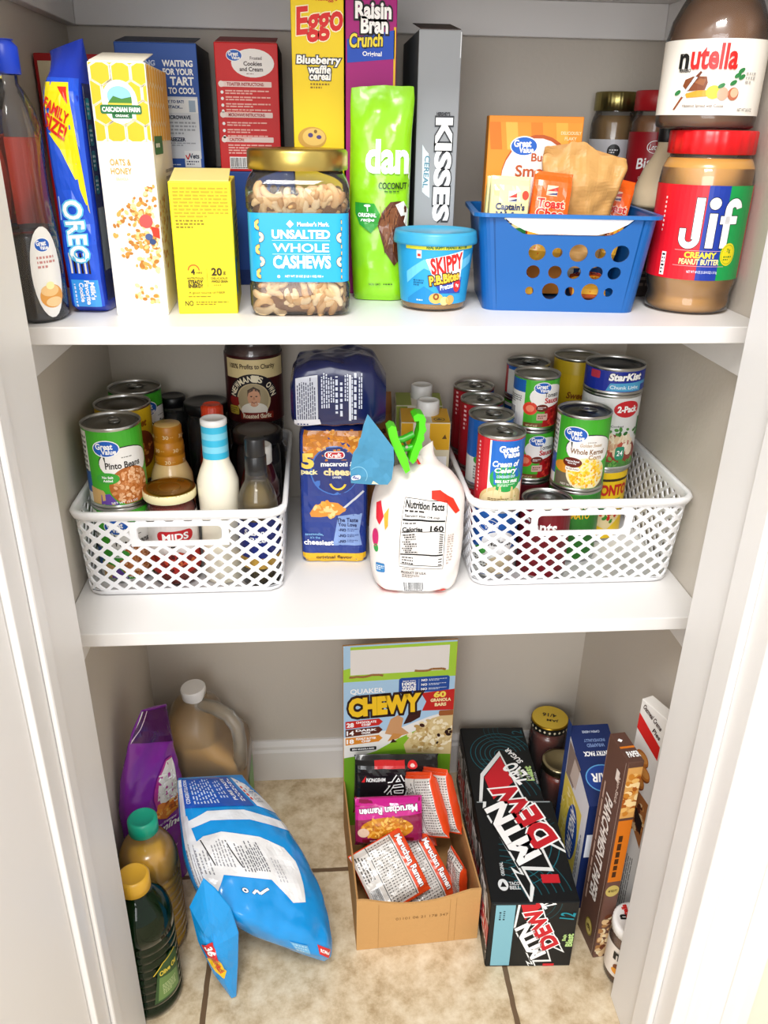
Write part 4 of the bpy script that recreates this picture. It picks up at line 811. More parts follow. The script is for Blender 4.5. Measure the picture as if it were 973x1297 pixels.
def corn():
    a = bean_art('', 0, 0, 0, 32); a.fine(.008, .073, .02, .0025, 1, '#9a8f80'); a.text('Golden Sweet', .014, .070, .032, .0048, '#c0a27c', shear=.2); a.text('Whole Kernel', .010, .0605, .048, .0072, '#8a6238', bold=.02); a.text('Corn', .021, .0525, .019, .0065, '#b08a58', bold=.02)
    a.rect(-.036, 0, .08, .026, '#6e6452', 1.3); a.ell(-.02, .035, .018, .009, '#e0962c', 1.4); a.ell(.012, .0275, .0295, .0245, '#f0e2b4', 1.6); a.blobs(.012, .028, .026, .021, 150, .0025, ['#f0b41c', '#f7cf3a', '#e39c12', '#ffe06a'], 2, .8)
    a.ell(-.010, .0435, .0135, .0075, '#6a2418', 3.6); a.text('Picked and Packed', -.010, .0455, .019, .0026, W_, 5, .02); a.text('Same Day', -.010, .042, .012, .0026, W_, 5, .02); a.rrect(-.019, .031, .02, .006, .0015, '#f6f1e4', 3.6); a.text('No Salt Added', -.009, .034, .017, .0024, '#6a2418', 5); a.text('NET WT 15.25 OZ', -.006, .0095, .036, .003, '#e8e2d2', 5); return a
def celery():
    a = Art(33); a.rect(-.11, 0, .22, .11, '#c81d2a', .2); a.fine(-.033, .02, .003, .075, 14, '#f3c9c9', 2); a.rect(-.014, 0, .055, .11, '#f3efe2', .4); a.rrect(-.0125, .036, .056, .075, .012, W_, .9); a.rrect(-.0115, .037, .056, .075, .011, '#1e66c0', 1.2)
    a.text('Great', .013, .0885, .027, .0085, W_, 5, .04); a.text('Value', .0165, .0805, .024, .0075, W_, 5, .04); a.text('Cream of', .010, .0675, .036, .008, W_, 5, .03, 0, .2); a.text('Celery', .010, .0575, .030, .0085, W_, 5, .03, 0, .2); a.text('CONDENSED SOUP', .011, .0495, .025, .0035, '#cfe4f7', 5, .03)
    a.ell(.012, .046, .0235, .019, '#2f9e4c', 1.4, 26); a.rect(-.0115, .047, .047, .02, '#1e66c0', 1.6); a.text('98% FAT FREE', .012, .0425, .031, .004, W_, 5, .04); a.fine(.0, .035, .024, .004, 2, '#d6f0d8'); a.ell(.008, .012, .034, .024, '#d9bf86', 1.0); a.ell(.008, .010, .031, .021, '#e6d3a2', 1.1); a.blobs(.012, .016, .02, .006, 8, .0014, ['#9fb45a', '#c9b06a'], 2); a.fine(-.012, .014, .03, .004, 2, '#6a4a1c', 3); a.text('NET WT 10.5 OZ', -.004, .009, .026, .003, '#6a4a1c', 5); return a
def blue_soup(seed=34, big=True):
    a = Art(seed); a.rect(-.11, 0, .06, .12, '#b81d2a', .2); a.rect(-.05, .045, .16, .07, '#1c5fb4', .4); a.rect(-.05, 0, .16, .045, '#dfe0dc', .4); a.gv(-.008, .082, .026); a.ell(.008, .056, .024, .017, W_, 1); a.text('Mushroom', .012, .056, .036, .009, '#26201c', bold=.03); a.ell(-.018, .042, .009, .006, '#3a9a3a', 3); a.fine(-.026, .012, .02, .022, 5, '#6a6a66', 3); a.ell(.014, .02, .022, .016, '#c9b896', 2); return a
def red_soup():
    a = Art(35); a.rect(-.11, 0, .22, .11, '#a81c28', .2); a.rect(-.006, 0, .05, .11, '#1c5fb4', .5); a.gv(.012, .085, .024); a.fine(-.032, .06, .006, .04, 6, '#f0c9c9'); return a
def tomato(big=0):
    a = Art(36); k = .07; a.rect(-.11, 0, .22, .08, G_, .2); a.rect(-.055, 0, .036, .08, '#ecece8', .5); a.rect(-.055, .055, .036, .02, '#1d5fb0', .8); a.bars(-.05, .012, .016, .02); a.fine(-.05, .038, .026, .012, 4, '#55555a')
    a.ell(.018, .05, .030, .018, '#f3f1ee', 1.2); a.gv(.006, .063, .024); a.text('Tomato', .021, .053, .024, .0065, '#2a2320', bold=.01); a.text('Sauce', .022, .045, .024, .0075, '#c0242a', bold=.03); a.rect(-.018, 0, .06, .012, '#7a4a2a', 1); a.ell(-.010, .033, .0105, .0095, '#e0402c', 1.6); a.ell(-.010, .033, .006, .005, '#f08a6a', 1.8)
    a.poly([(.008, .0), (.012, .034), (.045, .04), (.045, 0)], '#a3141a', 1.4); a.blobs(.028, .018, .014, .014, 20, .003, ['#c0242a', '#d8402f', '#7a0f14'], 1.8); a.ell(.007, .034, .009, .0055, '#6a2418', 3); a.fine(.001, .032, .012, .004, 2, W_, 4); a.rrect(-.0, .016, .016, .01, .0015, '#cfa89c', 3); a.fine(.002, .018, .012, .006, 2, '#6a2a22', 4); a.text('NET WT 8 OZ', -.006, .008, .016, .003, '#f0e0b0', 5); return a
def yellow_can(seed=37):
    a = Art(seed); a.rect(-.14, 0, .28, .12, '#d8b41e', .2); a.ell(.0, .05, .03, .028, '#7a3a1a', 1.4); a.text('Sweet', .0, .088, .03, .01, '#8a4a10', bold=.03, shear=.2); a.blobs(0, .05, .026, .022, 40, .004, ['#b96a2a', '#8a4018', '#d89040'], 2); return a
def rotel():
    a = Art(38); a.rect(-.14, 0, .28, .12, '#f0c81c', .2); a.rect(-.14, .10, .28, .004, '#3a2a10', .8); a.text('PRONTO', .008, .086, .062, .016, '#c8281c', 5, .05); a.poly([(-.04, .068), (.03, .072), (.012, .04), (-.04, .03)], '#2f8a3a', 1); a.poly([(-.02, .035), (.02, .062), (.034, .04), (.01, .02)], '#e8d3a2', 1.4); a.blobs(.018, .045, .02, .012, 20, .004, ['#c8281c', '#e0402c', '#3a8a2a', '#f0e0b0'], 2); a.ell(-.02, .02, .016, .014, '#c8281c', 1.6); return a
def plain(col, seed, *txt):
    a = Art(seed); a.rect(-.14, 0, .28, .15, col, .2)
    for s_, x, y, w, h, c in txt: a.text(s_, x, y, w, h, c, 5, .03)
    return a
LB = 'cans and bottles in the left basket'; RB = 'cans in the right basket'
# ---- left basket
PX, PY, HC = -.3615, .158, .1115
can('food_can', 'pinto beans can in the lower layer seen through the left basket lattice', PX, PY, ZF, .0385, HC, pinto(), G_, R(14), False, LB)
can('food_can', 'green pinto beans can standing highest at the front of the left basket', PX, PY, ZF+HC+.0002, .0385, HC, pinto(), G_, R(14), True, LB, '#8e8c84', tabrot=.2)
can('food_can', 'yellow can under another yellow can in the left basket', PX-.0015, .2365, ZF, .0385, HC, yellow_can(), '#d8b41e', R(30), False, LB)
can('food_can', 'yellow can behind the pinto beans can', PX-.0015, .2365, ZF+HC+.0002, .0385, HC, yellow_can(), '#d8b41e', R(40), False, LB, '#6e6a60')
can('food_can', 'green can hidden below the rearmost can of the left basket', PX, .315, ZF, .0385, HC, pinto(), G_, R(35), False, LB)
can('food_can', 'green beans can rearmost in the left basket', PX, .315, ZF+HC+.0002, .0385, HC, pinto(), '#2f8f2a', R(50), True, LB, '#7c7a70')
a = Art(41); a.rect(-.1, 0, .2, .085, '#efe9e6', .2); a.rrect(-.02, .048, .05, .017, .008, '#c8202a', 2); a.text('MIDS', .005, .0565, .034, .0095, W_, 5, .03); a.fine(-.016, .04, .04, .004, 1, K_); a.rect(-.1, 0, .2, .03, '#b8281c', 1); a.blobs(0, .018, .03, .012, 40, .005, ['#d84a2a', '#8a1c14', '#e0703a', '#5a1410'], 2)
t = jar('sauce_jar', 'pasta sauce jar with a gold lid behind the slot of the left basket', -.2905, .137, ZF, .033, .136, '#9c2a14', '#a8842c', .013, a, .02, .105, '#efe9e6', R(5), lidmat='metal', group=LB, lidr=.0345)
lathe_part('lid_rim', kid(t, 'lid'), [(.0346, .1235), (.0352, .125), (.0352, .1335), (.0342, .1352)], '#e6dcae', 'plastic', 56)
mb = MB(); a = Art(42); a.ring(0, 0, .0135, .0145, '#7a5a14', 2, 30); a.ring(0, 0, .028, .0285, '#7a5a14', 2, 30); a.text('m', .014, .019, .010, .004, '#5a4010', rot=-.6); a.text('m', -.015, -.019, .010, .004, '#5a4010', rot=-.6); a.fine(-.022, .012, .016, .006, 2, '#8a6a20'); a.emit(mb, lambda x, y, o: (x, y, .1357+o), 'label'); mb.build('lid_print', kid(t, 'lid'))
t = thing('dressing_bottle', 'tan dressing bottle with a ribbed orange brown sleeve and cap', 'bottle', (-.2985, .206, ZF), 0, LB)
lathe_part('bottle_body', t, [(0, .0), (.028, .0), (.0295, .003), (.0295, .115), (.0285, .128), (.0235, .14), (.0205, .146)], '#d2b27c', 'liquid')
mb = MB(); mb.lathe([(.0203, .145), (.0205, .157), (.0188, .1585), (.0202, .160), (.0200, .176), (.0182, .1775), (.0192, .179), (.019, .198), (.0175, .2005)], '#b87718', 'plastic', 48); a = Art(43)
for y, xs in ((.187, (-.022, 0, .022)), (.167, (-.014, .012, .034)), (.1505, (-.026, 0, .026))):
    for x in xs: a.text('30', x, y, .0075, .005, '#e8cfa0', 3)
    for x in xs: a.fine(x+.006, y-.0015, .008, .003, 1, '#d0a458', 3)
a.emit(mb, cyl(.0202), 'plastic', (.005, None)); mb.build('shrink_sleeve', t); lathe_part('cap_top', t, [(.0176, .2), (.0172, .2012), (0, .2012)], '#d6b06a', 'plastic')
t = thing('dressing_bottle', 'white creamy dressing bottle with a blue and white striped neck', 'bottle', (-.226, .1385, ZF), 0, LB)
lathe_part('bottle_body', t, [(0, 0), (.028, 0), (.0272, .003), (.0272, .05), (.0265, .075), (.0265, .10), (.0272, .125), (.0275, .145), (.0225, .160), (.0175, .172), (.0165, .18)], '#f0ead6', 'liquid')
cols_ = ['#38b6dc', '#7fd0ea']; mb = MB()
for i in range(5): z = .1785+i*.0088; mb.lathe([(.0171-.0001*i, z), (.0171-.0001*i, z+.0088)], cols_[i % 2], 'label', 40)
mb.build('striped_sleeve', t); cap_part('cap', t, .0172, .2224, .0085, '#ececec')
t = thing('vinegar_bottle', 'clear glass bottle of pale vinegar with a black cap at the front', 'bottle', (-.1735, .1225, ZF), 0, LB)
lathe_part('glass_shell', t, [(0, .001), (.024, .001), (.0268, .004), (.0268, .112), (.0258, .125), (.021, .139), (.0155, .150), (.0145, .160), (.0138, .174)], '#ffffff', 'clear'); lathe_part('vinegar', t, [(0, .003), (.0262, .004), (.0262, .112), (.0252, .125), (.0204, .139), (.0155, .1475), (0, .1475)], '#c9b56a', 'amber')
a = Art(44); a.rect(-.09, 0, .18, .07, '#1a2a7a', .2); a.text('Seasoned', .0, .055, .036, .0075, W_, 5, .03, 0, .2); a.text('Rice', 0, .044, .02, .0075, W_, 5, .03); a.rect(-.09, 0, .18, .016, '#b8923a', 1); wrap('label', t, .0269, .03, .10, '#1a2a7a', a)
cap_part('cap', t, .0142, .160, .026, '#141416', ribs=36); lathe_part('pourer', t, [(.0128, .185), (.0132, .187), (.0132, .207), (.0122, .2095), (0, .2095)], '#1a1a1c', 'plastic')
t = thing('syrup_bottle', 'dark red syrup bottle with a white cap behind the vinegar bottle', 'bottle', (-.1745, .187, ZF), 0, LB); lathe_part('bottle_body', t, [(0, 0), (.026, 0), (.0275, .004), (.0275, .09), (.0265, .12), (.02, .142), (.0165, .150)], '#3c0f10', 'liquid'); cap_part('cap', t, .0185, .15, .026, '#e4e2de', ribs=40)
a = Art(45); a.text('Hershey', .010, .03, .03, .008, '#c9b8b8', 5, .02, 0, .2); a.text('SYRUP', .01, .016, .02, .005, '#c9b8b8'); wrap('label', t, .0276, .05, .10, '#34100f', a)
jar('sauce_jar', 'dark jar with a broad black lid in front of the pasta sauce', -.1795, .2505, ZF, .0325, .176, '#281010', '#1c1a1a', .016, None, 0, 0, None, 0, group=LB, ribs=0, lidr=.035)
jar('sauce_jar', 'dark jar carrying the pasta sauce jar at the back of the left basket', -.1865, .335, ZF, .0425, .142, '#240c0a', '#1a1616', .013, None, 0, 0, None, 0, group=LB, ribs=0)
a = Art(46); a.rect(-.2, 0, .4, .1, '#3a0c10', .2); a.rect(-.048, .068, .1, .028, '#e2cf9a', .6); a.text("100% Profits to Charity", -.004, .085, .07, .009, '#3a2014', 5, .02); a.ring(-.004, .036, .0, .0265, '#c9b88e', 1, 30, 0, PI*2); a.ell(-.004, .036, .023, .024, '#a99a78', 1.6)
for i, ch in enumerate("NEWMAN'S OWN"):
    q = PI*.92-i*PI*.84/11; a.ring(-.004, .036, .025, .039, '#1e1a22', 2, 6, q-.16, q+.16)
for i, ch in enumerate("NEWMAN'S OWN"):
    q = PI*.92-i*PI*.84/11
    if ch != ' ': a.text(ch, -.004+.032*math.cos(q), .036+.032*math.sin(q), .0062, .0085, '#efe6c8', 5, .03, q-PI/2)
a.ell(-.003, .020, .020, .012, '#e6e0d2', 2.4); a.ell(-.003, .039, .0095, .0135, '#d09a78', 2.6); a.poly([(-.0125, .04), (-.012, .051), (-.003, .0565), (.006, .051), (.0068, .04), (.0045, .048), (-.003, .0505), (-.0105, .047)], '#4a3a30', 2.9)
a.ell(-.0068, .0415, .0016, .0009, '#2a201c', 3); a.ell(.0006, .0415, .0016, .0009, '#2a201c', 3); a.ring(-.003, .0355, .0035, .0044, '#7a3a30', 3, 10, PI*1.15, PI*1.85); a.poly([(-.004, .041), (-.002, .041), (-.0012, .0365), (-.0048, .0365)], '#b97f60', 2.9)
a.rect(-.024, .006, .05, .0105, '#7a2418', 3); a.text('Roasted Garlic', .001, .0112, .042, .0065, '#f3e6c8', 5, .02); a.rrect(-.045, .012, .018, .013, .002, '#b8a03a', 2.2); a.fine(-.043, .014, .014, .009, 3, '#3a2a10', 3); a.ell(-.034, .033, .01, .008, '#8a1c1c', 1.5)
jar('sauce_jar', 'roasted garlic pasta sauce jar standing tall behind the left basket bottles', -.1865, .335, ZF+.1425, .0425, .166, '#3a0d0a', '#2a2420', .016, a, .028, .128, '#3a0c10', R(6), group=LB)
jar('sauce_jar', 'dark jar with a black lid beside the orange capped bottle', -.262, .338, ZF, .033, .192, '#181416', '#141416', .016, None, 0, 0, None, 0, group=LB, ribs=0, lidr=.034)
jar('sauce_jar', 'small black lidded jar at the back beside the green can', -.3175, .368, ZF, .0215, .192, '#16161a', '#101014', .016, None, 0, 0, None, 0, group=LB, ribs=0)
t = thing('hot_sauce_bottle', 'slim dark sauce bottle with an orange red ribbed cap', 'bottle', (-.2425, .255, ZF), 0, LB); lathe_part('bottle_body', t, [(0, 0), (.021, 0), (.0225, .003), (.0225, .13), (.02, .15), (.015, .165), (.0135, .182)], '#8a1a14', 'liquid'); cap_part('cap', t, .0155, .181, .032, '#d8401e', ribs=24, dome=.004)
# ---- right basket
HS = .1055
def stack(x, y, r, h, arts, labels, face, tabs, cols, names=None, lids=None, group=RB):
    z = ZF
    for i, (ar, lb) in enumerate(zip(arts, labels)):
        hh = h[i] if isinstance(h, (list, tuple)) else h
        can('food_can', lb, x, y, z, r[i] if isinstance(r, (list, tuple)) else r, hh, ar, cols[i], face, tabs[i], group, (lids or {}).get(i, '#a9aaa2'), tabrot=.3+i*.2+x*3); z += hh+.0002
stack(.1545, .139, .0325, HS, [blue_soup(51), celery()], ['blue soup can below the cream of celery can in the right basket', 'red and blue cream of celery can at the front left of the right basket'], R(-14), [False, True], ['#1c5fb4', '#c81d2a'])
stack(.1545, .211, .0325, HS, [red_soup(), blue_soup(52)], ['soup can in the lower layer behind the front left corner of the right basket', 'blue and white soup can right behind the cream of celery can'], R(-4), [False, True], ['#a81c28', '#1c5fb4'])
stack(.1545, .2815, .0325, HS, [red_soup(), red_soup()], ['red soup can below another in the left row of the right basket', 'red and blue soup can third from the front in the left row of cans'], R(-6), [False, True], ['#a81c28', '#a81c28'])
stack(.1545, .352, .0325, HS, [red_soup(), red_soup()], ['red soup can at floor level in the far left corner of the right basket', 'dark red soup can rearmost in the left row of cans'], R(-8), [False, True], ['#8a1820', '#8a1820'])
stack(.2225, .2365, [.034, .033, .033], [.1055, .0785, .0785], [plain('#5a141c', 53), tomato(), tomato()], ['dark red can at the bottom of the tomato sauce stack', 'tomato sauce can in the middle of its stack of three', 'small green tomato sauce can topmost of its stack'], R(-8), [False, False, False], ['#5a141c', G_, G_])
stack(.2245, .1325, .0355, [.1125], [plain('#7a1420', 54, ('Giants', -.012, .082, .05, .018, '#f4f0ee'))], ['low can with bare ringed lid right behind the slot of the right basket'], R(-10), [False], ['#b81c28'], lids={0: '#6f7274'})
stack(.2815, .187, .038, HC, [plain('#2f7a2a', 55, ('ALL PURPOSE', .004, .088, .05, .008, '#f3e8c0'), ('TOMATO', .004, .075, .04, .010, '#e0b428')), corn()], ['green all purpose tomato can under the whole kernel corn', 'green whole kernel corn can at the centre of the right basket'], R(-17), [False, True], ['#2f9a2a', G_], lids={1: '#5d646a'})
stack(.2385, .352, .034, [.1055, .088, .055], [red_soup(), tomato(), blue_soup(56)], ['red can at the bottom of the stack behind the tomato sauce', 'green can under the short blue can', 'short blue can topmost behind the tomato sauce stack'], R(10), [False, False, True], ['#a81c28', G_, '#1c4fa0'], lids={2: '#55585c'})
stack(.3185, .358, .037, [.112, .145], [plain('#c8a81c', 57), yellow_can(58)], ['plain mustard yellow can at the back of the right basket floor', 'tall yellow can with a pale lid behind the tuna'], R(-10), [False, False], ['#c8a81c', '#d0b020'], lids={1: '#9a9686'})
a1 = Art(59); a1.rect(-.14, 0, .28, .12, '#dedede', .2); a1.ell(.017, .095, .021, .0125, '#c8202a', 2); a1.text('2-Pack', .017, .095, .031, .009, W_, 5, .04); a1.text('Fully Cooked', -.002, .069, .03, .0035, '#3a3a3a', 5); a1.rect(-.14, 0, .28, .022, '#4a7a3a', 1)
a1.poly([(-.04, .016), (-.04, .052), (-.01, .06), (.03, .05), (.05, .03), (.05, .012)], '#8a3a2c', 1.2); a1.blobs(.0, .038, .04, .018, 46, .008, ['#e9d9bf', '#f3e8d6', '#dcc3a0', '#c89a7a', '#b8503c'], 1.6); a1.blobs(.02, .06, .03, .006, 12, .004, ['#2f6a2a', '#4a8a3a'], 2); a1.blobs(0, .014, .05, .006, 30, .004, ['#2f6a2a', '#4a8a3a', '#6aa04a'], 2)
a1.ring(-.014, .026, .0085, .0095, '#f4f4f0', 3.5, 20); a1.ell(-.014, .026, .0082, .0082, '#9fb09a', 3.2); a1.text('13g', -.014, .026, .008, .005, W_, 5); a1.rrect(.006, .018, .015, .02, .004, '#2f8a6a', 3.4); a1.text('24', .0135, .028, .009, .008, W_, 5); a1.rect(.042, .05, .012, .03, '#2f7a3a', 2)
a2 = Art(60); a2.rect(-.15, 0, .3, .05, '#1b2f9a', .2); a2.poly([(-.022, .001), (-.014, .017), (.05, .02), (.05, .001)], '#4fa3d0', 1); a2.text('StarKist', .008, .0268, .047, .0095, W_, 5, .05, .03, .2, '#101a50', .05); a2.text('Chunk Light', .007, .011, .042, .0065, '#e4f3fb', 5, .02); a2.rect(.034, .006, .018, .009, '#1b3f9a', 3); a2.rrect(-.046, .022, .016, .011, .002, '#b8344a', 2)
stack(.341, .2515, [.0395, .0425, .043], [.1185, .1155, .039], [rotel(), a1, a2], ['yellow can with red letters at the bottom of the tuna stack', 'white two pack chicken can under the tuna tin', 'flat blue tuna tin topmost at the right of the right basket'], R(-7), [False, False, False], ['#f0c81c', '#dedede', '#1b2f9a'], lids={2: '#4a4f54'})
# ---- middle group
V = Vector
t = thing('macaroni_pack', 'dark blue macaroni and cheese five pack standing between the baskets', 'pasta', (-.071, .174, M2+.0003), R(-3))
L = Loft([(0, V((0, .05, .0005)), V((.045, 0, 0)), V((0, -.047, 0)), 8), (.02, V((0, .05, .004)), V((.048, 0, 0)), V((0, -.05, 0)), 10), (.9, V((0, .05, .19)), V((.0475, 0, 0)), V((0, -.05, 0)), 10), (.97, V((0, .05, .203)), V((.045, 0, 0)), V((0, -.047, 0)), 7), (1, V((0, .05, .207)), V((.040, 0, 0)), V((0, -.042, 0)), 5)], .0022, 50, 4)
mb = MB(); L.mesh(mb, '#17296e', 'film', 64, 60); WW, HH = .096, .207; a = Art(62)
a.rect(.003, .0, .09, .2, '#1b3585', .2); a.rect(.002, .001, .092, .0145, '#e8b41c', 2); a.text('original flavor', .048, .0085, .052, .0065, '#3a2410', 5, .02)
a.poly([(.006, .17), (.012, .162), (.03, .155), (.07, .158), (.09, .172), (.09, .2), (.006, .2)], '#c97a1c', .8)
rr = random.Random(7)
for i in range(46): x0 = rr.uniform(.008, .086); y0 = rr.uniform(.165, .198); q = rr.uniform(0, 3); a.line([(x0, y0), (x0+.011*math.cos(q), y0+.006*math.sin(q))], .0042, rr.choice(('#f0a030', '#e08c20', '#f6b850', '#d47a18')), 1+i*.01)
a.ell(.050, .142, .034, .036, '#3b6fc0', 1.6, 30); a.ell(.0505, .142, .0325, .0345, '#172c74', 1.8, 30); a.rrect(.036, .160, .028, .0105, .005, W_, 3); a.rrect(.0372, .1612, .0256, .0081, .004, '#c8202a', 3.4); a.text('Kraft', .05, .1652, .018, .0058, W_, 5, .03); a.text('macaroni &', .054, .152, .046, .0068, W_, 5, .03); a.text('cheese', .056, .1405, .042, .0095, '#f3d9a0', 5, .04); a.text('DINNER', .053, .1325, .012, .0028, W_, 5); a.ring(.054, .126, .0095, .0125, '#f6c83a', 3, 14, PI*1.1, PI*1.9)
a.text('5', .0125, .156, .014, .020, '#f3d35a', 5, .05); a.text('pack', .0145, .1395, .022, .0085, '#f3e6b0', 5, .04)
a.poly([(.014, .078), (.02, .088), (.034, .096), (.054, .094), (.066, .085), (.056, .076), (.03, .072), (.016, .072)], '#d98c2c', 1.5); a.blobs(.039, .083, .022, .010, 26, .006, ['#f3b75a', '#eaa23a', '#f8cd86', '#dd8f2c'], 1.8, .6); a.line([(.06, .085), (.078, .1), (.09, .112)], .003, '#c8ccd4', 1.6)
a.poly([(.046, .028), (.088, .028), (.084, .05), (.088, .078), (.054, .074)], '#7f9bd0', 1.6); a.text('The Taste', .067, .068, .03, .0055, '#1b2a5c', 5, .03); a.text('You Love', .067, .061, .026, .0055, '#1b2a5c', 5, .03)
for i in range(3): a.text('NO', .061, .0525-i*.009, .008, .004, '#1b2a5c', 5, .04); a.fine(.067, .0505-i*.009, .016, .005, 2, '#2a3f7c'); a.line([(.0545, .0525-i*.009), (.056, .051-i*.009), (.0585, .0545-i*.009)], .0008, '#1b2a5c', 5)
a.text('smmmile,', .02, .046, .026, .0048, '#7fb7e8', 5, .02); a.text("it's the", .021, .0405, .014, .004, '#7fb7e8', 5); a.text('cheesiest', .026, .033, .042, .0078, W_, 5, .03)
a.emit(mb, L.map(WW, HH), 'film', (.006, .008), (.0015, .0005, .0945, .202)); mb.build('wrapper', t)
t = thing('macaroni_pack', 'second dark blue five pack lying on its side on top of the other', 'pasta', (-.066, .142, M2+.2100), R(-4))
L = Loft([(0, V((-.062, .06, .040)), V((0, -.042, 0)), V((0, 0, .034)), 4), (.06, V((-.055, .06, .044)), V((0, -.052, 0)), V((-.0, 0, .041)), 6), (.5, V((0, .062, .048)), V((0, -.053, 0)), V((0, 0, .046)), 6), (.86, V((.045, .06, .046)), V((0, -.051, 0)), V((0, 0, .044)), 5), (1, V((.064, .058, .036)), V((0, -.036, 0)), V((0, 0, .03)), 3)], .006, 26, 9)
mb = MB(); L.mesh(mb, '#141f58', 'film', 56, 56); a = Art(63)
def fr(x, y, o):   # front side of the lying pack: x along it, y upward
    tt = .04+.9*x/.125; c, a_, b, p = L.at(tt); f = max(-.93, min(.93, (y-.045)/.048)); k = (1-abs(f)**p)**(1/p)
    return (c.x, c.y+a_.y*k-o-.0022*(k), c.z+b.z*f)
a.rect(.004, .012, .032, .066, '#cdd2e0', 1); a.fine_v(.006, .014, .028, .062, 9, '#3a3f5c', 2)
for i, hh in enumerate((.05, .05, .042, .058, .062, .04, .066, .066, .05)): a.fine_v(.041+i*.0068, .08-hh, .0065, hh, 1 if i in (3, 4, 7) else 2, '#dfe6fa', 2, .55)
a.rect(.081, .012, .0035, .064, '#e8ecfa', 2); a.poly([(.0, .0), (.04, .006), (.038, .014), (.0, .012)], '#e8e8f0', 2); a.fine(.005, .003, .03, .005, 1, '#26306a', 3)
a.emit(mb, fr, 'film', (.006, .005)); mb.build('wrapper', t)
# rice sack with the clip
t = thing('rice_sack', 'white woven sack with a nutrition panel and twisted top between the baskets', 'rice', (.0405, .122, M2+.0004), R(-5))
L = Loft([(0, V((.003, 0, .0005)), V((.046, 0, 0)), V((0, -.036, 0)), 3.5), (.04, V((.001, 0, .007)), V((.057, 0, 0)), V((0, -.047, 0)), 3.5), (.3, V((0, 0, .055)), V((.0635, 0, 0)), V((0, -.050, 0)), 3.4), (.58, V((.001, .002, .105)), V((.0635, 0, -.003)), V((0, -.048, 0)), 3.2), (.76, V((.005, .007, .140)), V((.058, 0, -.004)), V((0, -.040, .004)), 2.8), (.88, V((.006, .014, .160)), V((.041, 0, -.002)), V((0, -.025, .012)), 2.2), (.95, V((.004, .016, .174)), V((.020, 0, .004)), V((0, -.012, .004)), 2), (1, V((.002, .012, .190)), V((.017, 0, .012)), V((0, -.004, .001)), 1.6)], .006, 22, 6)
mb = MB(); L.mesh(mb, '#efe7e1', 'cloth', 60, 70); WW, HH = .126, .19; a = Art(64)
a.rect(.036, .046, .058, .094, '#f6f2ee', 1)
for (x0, y0, x1, y1) in ((.036, .046, .094, .046), (.036, .14, .094, .14), (.036, .046, .036, .14), (.094, .046, .094, .14)): a.line([(x0, y0), (x1, y1)], .0006, K_, 2)
a.text('Nutrition Facts', .064, .1345, .052, .0075, K_, 5, .03); a.fine(.038, .1255, .046, .004, 1, '#3a3634'); a.text('Serving size 1/4 cup', .062, .122, .046, .0036, K_, 5, .02); a.rect(.037, .1165, .056, .0022, K_, 3); a.fine(.038, .1125, .03, .0026, 1, K_); a.text('Calories', .051, .1065, .026, .0055, K_, 5, .035); a.text('160', .083, .1075, .017, .0075, K_, 5, .035); a.rect(.037, .102, .056, .0011, K_, 3)
for i in range(9): y = .0975-i*.0036; a.fine(.039+(i % 3)*.002, y, .028-(i % 4)*.003, .0022, 1, '#2a2624', 4, .8); a.rect(.087, y+.0004, .005, .0015, '#2a2624', 4); a.rect(.038, y-.0008, .054, .0002, '#7a7472', 3)
a.rect(.037, .0645, .056, .0022, K_, 3)
for i in range(3): a.fine(.039, .059-i*.004, .025, .0022, 1, '#3a3634', 4, .8); a.rect(.087, .0595-i*.004, .005, .0014, '#3a3634', 4)
a.rect(.037, .0495, .056, .001, K_, 3); a.fine(.04, .0425, .028, .002, 1, '#5a5450'); a.text('PRODUCT OF U.S.A.', .055, .0385, .034, .0034, K_, 5, .03); a.fine(.039, .030, .024, .0055, 3, '#5a5450'); a.bars(.041, .009, .028, .014)
a.poly([(.0, .01), (.012, .003), (.026, .004), (.03, .0), (.0, .0)], '#e23a26', 2); a.poly([(.085, .003), (.1, .01), (.108, .004), (.1, 0)], '#e23a26', 2); a.poly([(.0, .128), (.005, .132), (.012, .118), (.008, .106), (.003, .112)], '#d42a3a', 2); a.poly([(.012, .12), (.017, .128), (.019, .108), (.016, .1)], '#e8a83a', 2); a.ell(.004, .085, .004, .013, '#c82a6a', 2); a.ell(.005, .07, .003, .006, '#3a9a4a', 2); a.rrect(.004, .035, .012, .014, .002, '#3a7ab0', 2); a.fine(.005, .038, .01, .008, 3, '#e8f0f4', 3)
a.poly([(.072, .149), (.085, .150), (.103, .142), (.112, .128), (.106, .126), (.094, .138), (.072, .142)], '#e5331f', 2); a.fine(.098, .05, .008, .05, 12, '#b8aaa4', 2)
a.emit(mb, lambda x, y, o: L.pt(2*(x+.005)/WW-1, y/HH, 1, o), 'cloth', (.006, .006), (-.004, .001, .12, .17)); 
mb.build('sack', t)
mb = MB()   # folded ears of the twisted top
for A_, B_, C_, D_ in (((-.004, -.003, .172), (.005, -.012, .158), (.018, -.014, .148), (.010, .0, .176)), ((.012, -.014, .150), (.034, -.010, .166), (.030, -.004, .170), (.014, -.002, .166)), ((-.006, .0, .186), (.002, -.008, .170), (.012, -.012, .154), (.004, .004, .184))):
    for off, fl in ((0, 0), (.0012, 1)):
        P = [(p[0], p[1]+off, p[2]) for p in (A_, B_, C_, D_)]; mb.face(P[::-1] if fl else P, '#f3e9e4', 'cloth')
mb.face([(-.005, -.0022, .180), (.013, -.0132, .157), (.0155, -.0128, .158), (-.0025, -.001, .184)], '#e5331f', 'cloth'); mb.build('folded_top', t)
t = thing('bag_clip', 'bright green scalloped bag clip gripping the rice sack top', 'clip', (.0225, .102, M2+.199), R(4)); t.scale = (1.12, 1.2, 1.1); GC = '#4fd412'
mb = MB()
